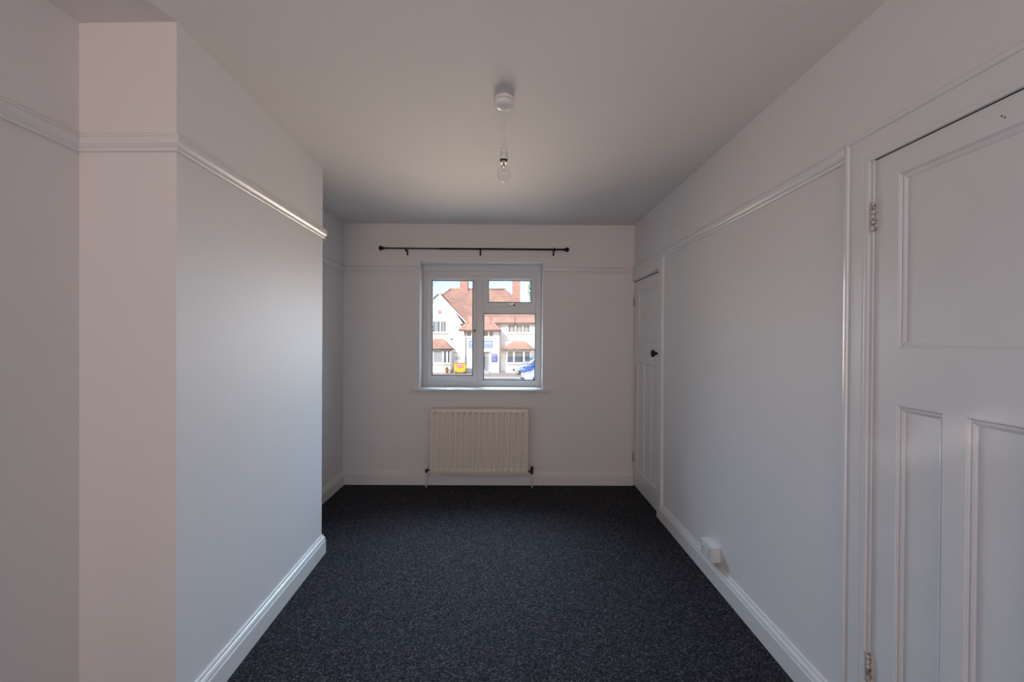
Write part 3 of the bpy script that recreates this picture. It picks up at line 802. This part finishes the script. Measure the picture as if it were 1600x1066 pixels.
# gable roof slabs (edge seen as thin verge)
def slab(a, b, y0, y1, t, name, m=M_TILE):
    a = Vector(a); b = Vector(b); d = (b-a).normalized(); nrm = Vector((-d.z, 0, d.x))
    if nrm.z < 0: nrm = -nrm
    return MB().prism([a+Vector((0, y0-a.y, 0)), b+Vector((0, y0-b.y, 0)), b+Vector((0, y0-b.y, 0))+nrm*t, a+Vector((0, y0-a.y, 0))+nrm*t], (0, y1-y0, 0)).build(name, m, house)
mid = P(707, 483, YW); end = P(730, 507, YW)
slab(gx_peak, mid, YW-0.18, YW+3.4, 0.12, 'gable_roof'); slab(mid, end, YW-0.18, YW+0.9, 0.12, 'gable_roof')
slab(gx_peak-Vector((dx*1.25, 0, gx_peak.z-ge.z)), gx_peak, YW-0.18, YW+3.4, 0.12, 'gable_roof')
slab(gx_peak, mid, YW-0.22, YW-0.17, 0.10, 'verge_board', M_EXTW); slab(mid, end, YW-0.22, YW-0.17, 0.10, 'verge_board', M_EXTW)
slab(gx_peak-Vector((dx*1.25, 0, gx_peak.z-ge.z)), gx_peak, YW-0.22, YW-0.17, 0.10, 'verge_board', M_EXTW)
e0 = P(719.5, 506, YW-0.3); e1 = P(731.5, 509, YW-0.3)
MB().box((e0.x, YW-0.35, e1.z), (e1.x, YW+0.2, e0.z)).build('eaves_box', M_GUTTER, house)
# main roof: one front slope from eaves to ridge
ZE = P(800, 504, YW-0.35).z; YE = YW-0.35
ZR = P(745, 452.3, 47.6).z; YRI = 47.6
sl = (ZR-ZE)/(YRI-YE)
p0 = Vector((0, YE, ZE)); nn = Vector((0, -sl, 1)).normalized()
def R_(px, py): return onP(px, py, p0, nn)
rp = [R_(704.3, 452.3), R_(788, 453.2), R_(833, 491), R_(846, 484), R_(880, 484), R_(880, 504), R_(772, 504), R_(783.5, 515.2), R_(716, 515.2), R_(727, 504.8), R_(729.5, 503.5), R_(707, 480.5), R_(690, 462)]
rp[0].z = rp[1].z = ZR
t_ = -nn*0.14
MB().prism(rp, t_).build('main_roof', M_TILE, house)
# hips and rear slope closing the roof
r1_, r2_ = rp[0], rp[1]
bk = 2*(YRI-YE)+YE
hp = MB()
_l = R_(672, 478); lo_l = Vector((_l.x, _l.y, _l.z)); lo_r = rp[2]
hp.add([r1_, r2_, Vector((lo_r.x, 2*YRI-lo_r.y, lo_r.z)), Vector((lo_l.x, 2*YRI-lo_l.y, lo_l.z)), lo_l, lo_r], [(0, 1, 2, 3), (0, 3, 4), (1, 5, 2)])
hp.build('rear_roof', M_TILE, house, fixn=False)
# ridge tiles
MB().tube([r1_+Vector((-0.1, 0, 0)), r2_+Vector((0.1, 0, 0))], 0.11, 8).build('ridge_tiles', M_TILE, house)
MB().tube([r2_, R_(832, 489.6)], 0.09, 8).build('hip_tiles', M_TILE, house)
MB().tube([r1_, R_(690, 461.8)], 0.09, 8).build('hip_tiles', M_TILE, house)
# walls
cxa, cxb = P(724.3, 540, YC).x, P(782, 540, YC).x
zc_ = P(750, 516, YC).z
MB().box((cxa, YC, GZ), (cxb, YC+5, zc_)).build('centre_wall', M_RENDER, house)
rxa = P(775, 540, YW).x; rxb = P(880, 540, YW).x
MB().box((rxa, YW, GZ), (rxb, YW+6, ZE-0.02)).build('wing_wall', M_RENDER, house)
# gutters / soffits
def gut(pa, pb, y, r=0.075):
    a = P(*pa, y); b = P(*pb, y)
    s = MB().tube([a, b], r, 8); s.box((a.x, y+0.02, a.z-0.06), (b.x, y+0.40, a.z-0.02)); return s.build('gutter', M_GUTTER, house)
gut((773, 505.2), (880, 505.8), YE-0.03)
gut((717.5, 516.4), (783, 516.6), YC-0.5)
# dark soffit triangle by the centre roof
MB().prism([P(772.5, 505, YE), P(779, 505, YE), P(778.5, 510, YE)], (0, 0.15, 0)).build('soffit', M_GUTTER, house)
# chimneys
def chimney(x0, x1, ytop, ybot, Y):
    a = P(x0, ytop, Y); b = P(x1, ybot, Y); w_ = b.x-a.x
    c = MB().box((a.x, Y, b.z-1.5), (b.x, Y+w_, a.z))
    c.box((a.x-0.05, Y-0.05, a.z), (b.x+0.05, Y+w_+0.05, a.z+0.15)).box((a.x, Y, a.z+0.15), (b.x, Y+w_, a.z+0.3))
    o = c.build('chimney', M_BRICK, house)
    for k in (0.3, 0.7):
        MB().lathe((a.x+w_*k, Y+w_/2, a.z+0.3), (0, 0, 1), [(0, 0.13), (0.05, 0.11), (0.35, 0.10), (0.4, 0.13)], 12).build('chimney_pot', M_TERRA, o)
chimney(718.4, 731.2, 437, 455, 47.3)
chimney(800.4, 812.8, 430, 474, 46.9)
# windows with frames, lights, curtains
def hwin(x0, y0, x1, y1, Y, splits, curtain=0, parent=None, sill=True, fr=0.055, sillext=0.12):
    a = P(x0, y0, Y); b = P(x1, y1, Y)
    par = parent or house
    s = MB(); xs = [a.x] + [P(q, y0, Y).x for q in splits] + [b.x]
    s.box((a.x, Y-0.06, b.z), (b.x, Y+0.04, b.z+fr)); s.box((a.x, Y-0.06, a.z-fr), (b.x, Y+0.04, a.z))
    for i, x in enumerate(xs):
        hw = fr if i in (0, len(xs)-1) else fr*1.2
        s.box((x-(hw if i else 0), Y-0.06, b.z), (x+(hw if i < len(xs)-1 else 0), Y+0.04, a.z))
    if sill: s.box((a.x-sillext, Y-0.16, b.z-0.10), (b.x+sillext, Y+0.02, b.z))
    o = s.build('window', M_EXTW, par if par is house else par)
    for i in range(len(xs)-1):
        MB().box((xs[i]+fr*.5, Y-0.02, b.z+fr*.5), (xs[i+1]-fr*.5, Y-0.012, a.z-fr*.5)).build('pane', M_WGLASS, o)
        if curtain:
            w0, w1 = xs[i]+fr, xs[i+1]-fr; c = MB()
            segs = [(w0+(w1-w0)*0.25, w1-(w1-w0)*0.22)] if curtain == 1 else [(w0, w0+(w1-w0)*0.28), (w1-(w1-w0)*0.28, w1)]
            for (u0, u1) in segs:
                n = 10; vs = []; 
                for k in range(n+1):
                    x = u0+(u1-u0)*k/n; yy = Y-0.03-0.008*(k % 2); vs += [(x, yy, b.z+fr*1.1), (x, yy, a.z-fr*1.1)]
                c.add(vs, [(2*k, 2*k+2, 2*k+3, 2*k+1) for k in range(n)])
            c.build('curtain', M_CURT, o, fixn=False)
    return o
hwin(675, 501.5, 697.2, 519.5, YW-0.01, [683.6-2.6+7.2], 1)
hwin(793.5, 506.8, 827.8, 520, YW-0.01, [805.5, 817], 1)
hwin(728.6, 516.9, 771.5, 526.6, YC-0.01, [737.6, 746, 754.6, 763.6], 0)
# bays: splayed box, lean-to hipped roof
def bay(xa, xb, xf0, xf1, yr_top, xt0, xt1, ybot_roof, wtop, wbot, lights, left=True):
    zt = P(750, yr_top, YW).z; ze = P(750, ybot_roof, YBAY-0.1).z
    a, b = P(xa, 560, YW).x, P(xb, 560, YW).x; f0, f1 = P(xf0, 560, YBAY).x, P(xf1, 560, YBAY).x
    e0_, e1_ = P(xa-4, ybot_roof, YBAY-0.2), P(xb+4, ybot_roof, YBAY-0.2)
    base = [(a, YW, GZ), (f0, YBAY, GZ), (f1, YBAY, GZ), (b, YW, GZ)]
    body = MB().prism(base, (0, 0, ze-GZ+0.02)).build('bay', M_RENDER, house)
    t0, t1 = P(xt0, yr_top, YW).x, P(xt1, yr_top, YW).x
    r = MB()
    E = [(P(xa-3.2, 1, YW).x, YW, ze), (P(xf0-3.6, 1, YBAY).x, YBAY-0.22, ze), (P(xf1+3.6, 1, YBAY).x, YBAY-0.22, ze), (P(xb+3.2, 1, YW).x, YW, ze)]
    r.add(E+[(t0, YW, zt), (t1, YW, zt)], [(0, 1, 4), (1, 2, 5, 4), (2, 3, 5), (3, 2, 1, 0)])
    r.build('bay_roof', M_TILE, body)
    MB().tube([Vector(E[0])+Vector((0, -.05, -.05)), Vector(E[1])+Vector((0, -.05, -.05)), Vector(E[2])+Vector((0, -.05, -.05)), Vector(E[3])+Vector((0, -.05, -.05))], 0.07, 8).build('gutter', M_GUTTER, body)
    return body
B1 = bay(660, 709, 668, 704.5, 530, 660, 692.5, 545.4, 548, 567, [])
B2 = bay(790.5, 835.5, 792, 829, 532.5, 802, 820, 545.2, 549, 567, [])
def subwin(bay_o, x0, y0, x1, y1, splits, curtain, dark=True):
    a = P(x0, y0, YBAY); b = P(x1, y1, YBAY); s = MB(); Y = YBAY; fr = 0.06
    xs = [a.x] + [P(q, y0, Y).x for q in splits] + [b.x]
    s.box((a.x, Y-0.06, b.z), (b.x, Y+0.04, b.z+fr)); s.box((a.x, Y-0.06, a.z-fr), (b.x, Y+0.04, a.z))
    for i, x in enumerate(xs):
        hw = fr*1.1
        s.box((x-(hw if i else 0), Y-0.06, b.z), (x+(hw if i < len(xs)-1 else 0), Y+0.04, a.z))
    s.box((a.x-0.1, Y-0.15, b.z-0.09), (b.x+0.1, Y+0.02, b.z))
    s.build('window_frame', M_EXTW, bay_o)
    for i in range(len(xs)-1):
        lightc = (curtain and i in curtain)
        MB().box((xs[i]+fr*.5, Y-0.025, b.z+fr*.5), (xs[i+1]-fr*.5, Y-0.015, a.z-fr*.5)).build('pane', M_CURT if lightc else M_WGLASS, bay_o)
subwin(B1, 670, 547.4, 703.8, 567.8, [676.5, 692.4, 698.6], (0, 1))
subwin(B2, 792, 548.2, 829.5, 567.5, [803, 818.6], ())
# lower beige panel and band lines
a = P(693.5, 569.5, YBAY-0.01); b = P(704.4, 582.5, YBAY-0.01)
MB().box((a.x, YBAY-0.012, b.z), (b.x, YBAY, a.z)).build('bay_panel', M_BEIGE, B1)
MB().box((P(708, 1, YW).x, YW-0.02, P(1, 547.8, YW).z), (P(724, 1, YW).x, YW, P(1, 547.2, YW).z)).build('string_course', M_DOWN, house)
# downpipes
def dpipe(pts, r=0.04):
    return MB().tube([P(*q) for q in pts], r, 8).build('downpipe', M_DOWN, house)
dpipe([(780.8, 517, YC-0.1), (780.8, 583.4, YC-0.1)], 0.05)
dpipe([(787.5, 546.5, YC-0.1), (781.2, 550, YC-0.1)])
dpipe([(727.2, 517, YC-0.1), (727.2, 583.4, YC-0.1)], 0.05)
dpipe([(706.2, 546.5, YBAY-0.15), (707.6, 550, YBAY-0.2), (707.8, 584, YBAY-0.2)], 0.05)
# entrance door with hood
a = P(744, 549.6, YC-0.02); b = P(763.4, 580.5, YC-0.02)
dr = MB().box((a.x, YC-0.03, b.z), (b.x, YC, a.z)).build('entrance_door', mat('grey_door', (0.26, 0.28, 0.32), 0.3), house)
ax_ = P(746, 1, YC).x; bx_ = P(761, 1, YC).x
MB().box((ax_, YC-0.05, b.z+0.25), ((ax_+bx_)/2-0.05, YC-0.025, a.z-0.2)).box(((ax_+bx_)/2+0.05, YC-0.05, b.z+0.25), (bx_, YC-0.025, a.z-0.2)).build('door_glass', M_WGLASS, dr)
MB().box((a.x-0.2, YC-0.35, a.z+0.02), (b.x+0.15, YC, a.z+0.10)).build('door_hood', M_EXTW, house)
MB().box((a.x-0.1, YC-0.5, GZ), (b.x+0.1, YC, GZ+0.12)).build('doorstep', M_KERB, house)

# signs
def signboard(x0, y0, x1, y1, Y, m, name, label, bars):
    a = P(x0, y0, Y); b = P(x1, y1, Y)
    o = empty(name, ((a.x+b.x)/2, Y, b.z), label, 'sign')
    bd = MB().box((a.x, Y-0.05, b.z), (b.x, Y, a.z), 0.01).build('board', m, o)
    t = MB(); W_ = b.x-a.x; H_ = a.z-b.z
    for (u0, u1, v0, v1) in bars:
        rnd = random.Random(int(u0*100+v0*77)); x = a.x+W_*u0
        while x < a.x+W_*u1:
            wd = rnd.uniform(0.05, 0.11)*min(1, H_)
            t.box((x, Y-0.058, a.z-H_*v1), (min(x+wd, a.x+W_*u1), Y-0.049, a.z-H_*(v0+rnd.choice((0, 0, 0.02))))); x += wd+0.045
    t.build('lettering', M_LETTER, bd)['kind'] = 'stuff'
    return o
signboard(732.1, 531.6, 769.9, 543.9, YC-0.02, M_BLUE, 'shop_sign', 'wide blue sign board with white lettering above the house entrance',
          [(0.12, 0.93, 0.30, 0.44), (0.12, 0.66, 0.56, 0.63)])
signboard(768, 553.2, 777, 565.8, YC-0.02, M_NAVY, 'notice_board', 'small navy notice board with white lines beside the entrance',
          [(0.15, 0.80, 0.15, 0.20), (0.22, 0.62, 0.31, 0.36), (0.2, 0.7, 0.46, 0.51), (0.15, 0.75, 0.62, 0.67), (0.2, 0.7, 0.78, 0.83)])
# alarm boxes and lamp on the gable
def wallbit(px, py, sz, m, name, label, cat):
    p = P(px, py, YW-0.05)
    s = MB().box((p.x-sz, YW-0.10, p.z-sz), (p.x+sz, YW, p.z+sz), sz*0.3); o = s.build(name, m, house); o['label'] = label
wallbit(686.6, 487.2, 0.13, M_PINK, 'alarm_box', 'small pink alarm box high on the white gable', 'alarm')
wallbit(705.5, 530, 0.10, M_DOWN, 'wall_lamp', 'small dark lamp on the white gable wall beside the lower tiled roof', 'lamp')
wallbit(713.5, 560, 0.12, M_KERB, 'meter_box', 'small grey box on the white wall above the yellow bin', 'box')

# bin ----------------------------------------------------------------
by0 = 41.6
a = P(708.3, 567.6, by0); b = P(728.2, 585.5, by0); zg = GZ
bx0, bx1, bt_ = a.x, b.x, a.z
bn = empty('wheelie_bin', ((bx0+bx1)/2, by0+0.4, GZ), 'large yellow wheeled bin with a pink mark in front of the house', 'bin')
ins = 0.10
s = MB().add([(bx0+ins, by0+0.08, GZ+0.16), (bx1-ins, by0+0.08, GZ+0.16), (bx1-ins, by0+0.9, GZ+0.16), (bx0+ins, by0+0.9, GZ+0.16),
              (bx0+0.03, by0, bt_-0.08), (bx1-0.03, by0, bt_-0.08), (bx1-0.03, by0+0.98, bt_-0.08), (bx0+0.03, by0+0.98, bt_-0.08)],
             [(0, 1, 5, 4), (1, 2, 6, 5), (2, 3, 7, 6), (3, 0, 4, 7), (4, 5, 6, 7), (3, 2, 1, 0)])
s.box((bx0, by0-0.03, bt_-0.16), (bx1, by0+1.0, bt_-0.08), 0.02)
for k in range(4):
    x = bx0+0.2+k*(bx1-bx0-0.4)/3; s.box((x-0.015, by0+0.02, GZ+0.2), (x+0.015, by0+0.06, bt_-0.16))
bb_ = s.build('bin_body', M_YELLOW, bn)
MB().box((bx0-0.01, by0-0.04, bt_-0.08), (bx1+0.01, by0+1.02, bt_), 0.03).build('bin_lid', M_LIDBR, bn)
cxm = (bx0+bx1)/2
s = MB().lathe((cxm, by0+0.08, GZ+0.70), (0, -1, 0), [(0, 0.17), (0.09, 0.17)], 20)
for v in s.v: v.x = cxm+(v.x-cxm)*1.9
s.build('mark', M_PINK, bb_)
for x in (bx0+0.2, bx1-0.2):
    for y in (by0+0.2, by0+0.8):
        MB().lathe((x-0.03, y, GZ+0.09), (1, 0, 0), [(0, 0.07), (0.01, 0.09), (0.05, 0.09), (0.06, 0.07)], 14).build('wheel', M_TYRE, bn)

# cars ----------------------------------------------------------------
def car(x, y, rz, paint, label, sc=1.0, Hh=1.48):
    """hatchback, nose towards local -X"""
    root = empty('car', (x, y, GZ if y > 38.6 else GZ-0.1), label, 'car')
    Lc, Wc = 4.1*sc, 1.76*sc
    base = ORG[root.name]
    ca_, sa_ = math.cos(rz), math.sin(rz)
    def W(p): return Vector((base.x + (p[0]*ca_-p[1]*sa_), base.y + (p[0]*sa_+p[1]*ca_), base.z+p[2]))
    # lower body: sections from nose to tail (x, half width, z low, z high)
    sec = [(0.0, 0.62, 0.36, 0.62), (0.05, 0.74, 0.26, 0.74), (0.25, 0.82, 0.22, 0.82), (0.7, 0.87, 0.20, 0.93), (1.15, 0.88, 0.20, 1.0), (2.0, 0.88, 0.20, 1.03),
           (3.2, 0.88, 0.20, 1.06), (3.8, 0.86, 0.22, 1.08), (4.02, 0.80, 0.28, 1.05), (4.1, 0.70, 0.40, 0.98)]
    def loft(sec, prof):
        vs = []; n = len(prof)
        for (sx_, hw, zl, zh) in sec:
            for (u, v) in prof: vs.append(W((sx_*sc, u*hw*sc, (zl+(zh-zl)*v)*sc)))
        fs = [(i*n+k, i*n+(k+1) % n, (i+1)*n+(k+1) % n, (i+1)*n+k) for i in range(len(sec)-1) for k in range(n)]
        fs += [tuple(range(n)), tuple(range((len(sec)-1)*n, len(sec)*n))]
        return MB().add(vs, fs, True)
    bp = [(-0.9, 0.0), (-0.97, 0.15), (-1.0, 0.5), (-0.97, 0.8), (-0.88, 0.95), (-0.6, 1.0), (0, 1.02), (0.6, 1.0), (0.88, 0.95), (0.97, 0.8), (1.0, 0.5), (0.97, 0.15), (0.9, 0.0)]
    body = loft(sec, bp).build('body', paint, root)
    # cabin
    zt2 = Hh/sc
    cs = [(1.0, 0.80, 0.96, 1.0), (1.75, 0.72, 0.98, zt2-0.05), (2.2, 0.69, 0.98, zt2), (3.2, 0.68, 1.0, zt2-0.02), (3.75, 0.70, 1.0, zt2-0.22), (4.0, 0.74, 1.0, 1.06)]
    cpf = [(-1.08, 0), (-1.0, 0.5), (-0.9, 0.9), (-0.7, 1.0), (0, 1.03), (0.7, 1.0), (0.9, 0.9), (1.0, 0.5), (1.08, 0)]
    loft(cs, cpf).build('cabin', paint, root)
    gl_ = MB()
    for sgn in (-1, 1):
        def wp(x_, u, z_): return W((x_*sc, sgn*u*sc, z_*sc))
        for (x0_, x1_, x2_, x3_) in ((1.35, 1.85, 2.45, 2.45), (2.52, 2.52, 3.25, 3.55)):
            pts_ = [wp(x0_, 0.80, 1.04), wp(x1_, 0.695, zt2-0.12), wp(x2_, 0.68, zt2-0.10), wp(x3_, 0.80, 1.05)]
            gl_.prism(pts_, W((0, sgn*0.02, 0))-W((0, 0, 0)))
    gl_.prism([W((1.02*sc, -0.66*sc, 1.02*sc)), W((1.02*sc, 0.66*sc, 1.02*sc)), W((1.70*sc, 0.58*sc, (zt2-0.09)*sc)), W((1.70*sc, -0.58*sc, (zt2-0.09)*sc))], W((-0.02, 0, 0.03))-W((0, 0, 0)))
    gl_.build('car_windows', M_CARGLASS, root)
    for sx_ in (0.78, 3.3):
        for sgn in (-1, 1):
            c = W((sx_*sc, sgn*0.76*sc, 0.31*sc)); ax = W((0, sgn, 0))-W((0, 0, 0))
            wh = MB().lathe(c, ax, [(-0.06, 0.29*sc), (-0.03, 0.31*sc), (0.11, 0.31*sc), (0.135, 0.28*sc)], 20).build('wheel', M_TYRE, root)
            MB().lathe(c, ax, [(0.13, 0.19*sc), (0.142, 0.18*sc), (0.146, 0.05*sc)], 16).build('hubcap', M_CHROME, wh)
    for sgn in (-1, 1):
        c = W((0.10*sc, sgn*0.58*sc, 0.70*sc))
        s = MB().lathe(c, W((-1, sgn*0.4, 0))-W((0, 0, 0)), [(-0.05, 0.14*sc), (0.03, 0.13*sc), (0.06, 0.08*sc)], 14); s.build('headlamp', M_LAMP, root)
        s = MB(); a_ = W((1.3*sc, sgn*0.98*sc, 1.05*sc))
        s.lathe(a_, (0, 0, 1), [(-0.06, 0.06), (0, 0.10), (0.06, 0.07)], 10); s.build('wing_mirror', paint, root)
    s = MB(); c1 = W((-0.015, -0.45*sc, 0.40*sc)); c2 = W((-0.015, 0.45*sc, 0.40*sc))
    s.tube([c1, c2], 0.07*sc, 8).build('grille', M_DARK, root)
    return root
q = P(803, 584, 41.3); car(q.x, 41.3, 0.10, M_SILVER, 'silver car with its nose showing behind the blue car', 1.0, 1.55)
q = P(812.5, 584, 39.4); car(q.x, 39.4, 0.12, M_CARBLUE, 'blue car parked on the forecourt seen through the right pane', 0.92, 1.45)
q = P(817, 590, 33.8); car(q.x, 33.8, 0.25, M_CARWHITE, 'pale car nearest the road at the lower right of the window', 0.98, 1.46)
q = P(655, 586, 40.0)
c4 = car(q.x-2.9, 38.9, math.pi, M_CARWHITE, 'bluish pale car roof at the lower left corner of the window', 0.9, 1.42) if False else None

# plant pots and a cone by the bay --------------------------------------
p = P(698.5, 584, 41.9)
pot = empty('plant_pot', (p.x, 41.9, GZ), 'terracotta pot with a small plant under the left bay', 'plant pot')
MB().lathe((p.x, 41.9, GZ), (0, 0, 1), [(0, 0.10), (0.30, 0.15), (0.31, 0.17), (0.38, 0.17), (0.38, 0.14), (0.34, 0.13)], 18).build('pot', M_TERRA, pot)
s = MB(); rnd = random.Random(4)
for i in range(40):
    a_ = rnd.uniform(0, 6.28); l_ = rnd.uniform(0.12, 0.34); tl = rnd.uniform(0.2, 1.0)
    b0 = Vector((p.x, 41.9, GZ+0.34)); d_ = Vector((math.cos(a_)*(1-tl), math.sin(a_)*(1-tl), tl)).normalized(); e_ = d_.orthogonal().normalized()*0.03
    s.add([b0, b0+d_*l_*0.5+e_, b0+d_*l_, b0+d_*l_*0.5-e_], [(0, 1, 2, 3)])
s.build('foliage', M_LEAF, pot, fixn=False)
p = P(704.5, 584, 41.9)
MBp = empty('flower_tub', (p.x, 41.9, GZ), 'small grey tub beside the downpipe left of the yellow bin', 'tub')
MB().lathe((p.x, 41.9, GZ), (0, 0, 1), [(0, 0.10), (0.05, 0.12), (0.3, 0.13), (0.32, 0.14), (0.36, 0.14)], 18).build('tub', M_DOWN, MBp)

# bare tree, its trunk hidden left of the window --------------------------
def branch(s, p, d, L_, r, depth, rnd):
    pts = [p.copy()]; rr = [r]; n = 5
    for i in range(n):
        d = (d + Vector((rnd.uniform(-.22, .22), rnd.uniform(-.22, .22), rnd.uniform(-.12, .2)))).normalized()
        p = p + d*L_/n; pts.append(p.copy()); rr.append(r*(1-0.45*(i+1)/n))
    s.tube(pts, rr, 6 if depth > 1 else 4)
    if depth <= 0: return
    k = 3 if depth > 2 else 3
    for j in range(k):
        a = rnd.randint(2, n); dd = (d + Vector((rnd.uniform(-.9, .9), rnd.uniform(-.9, .9), rnd.uniform(-.2, .7)))).normalized()
        branch(s, pts[a], dd, L_*rnd.uniform(.6, .8), rr[a]*0.62, depth-1, rnd)
tp = P(669, 590, 34)
tr = empty('bare_tree', (tp.x, 34, GZ-0.1), 'bare branching tree seen at the top left of the window', 'tree')
rnd = random.Random(11)
s = MB(); z0 = GZ-0.1
s.tube([(tp.x, 34, z0), (tp.x-0.05, 34, z0+3.2), (tp.x, 34, z0+6.3)], [0.13, 0.09, 0.035], 10)
s.build('trunk', M_BARK, tr)
s = MB()
for dvec, zz in (((0.35, 0.1, 0.9), 4.1), ((-0.6, 0.2, 0.8), 4.0), ((0.1, -0.5, 0.9), 4.1), ((0.75, -0.1, 0.55), 3.6), ((-0.2, 0.6, 0.7), 3.9)):
    branch(s, Vector((tp.x, 34, z0+zz+2.1)), Vector(dvec).normalized(), 1.0, 0.026, 4, rnd)
s.build('branches', M_BARK, tr)['kind'] = 'stuff'
# leafy tree behind the right wing
lt = P(836, 450, 56)
tr = empty('leafy_tree', (lt.x+0.5, 56, GZ), 'green leafy tree behind the house at the right of the top pane', 'tree')
MB().tube([(lt.x+0.5, 56, GZ), (lt.x+0.4, 56, lt.z)], [0.3, 0.12], 10).build('trunk', M_BARK, tr)
s = MB(); rnd = random.Random(8)
for i in range(2600):
    v = Vector((rnd.gauss(0, 1), rnd.gauss(0, 1), rnd.gauss(0, 1))).normalized()*rnd.uniform(0.5, 1)**0.5
    p = Vector((lt.x+0.6+v.x*1.5, 56+v.y*1.5, lt.z-0.3+v.z*2.3))
    d_ = Vector((rnd.uniform(-1, 1), rnd.uniform(-1, 1), rnd.uniform(-1, 1))).normalized(); e_ = d_.orthogonal().normalized()
    s.add([p-d_*.09, p+e_*.05, p+d_*.09, p-e_*.05], [(0, 1, 2, 3)])
s.build('foliage', M_LEAF, tr, fixn=False)['kind'] = 'stuff'
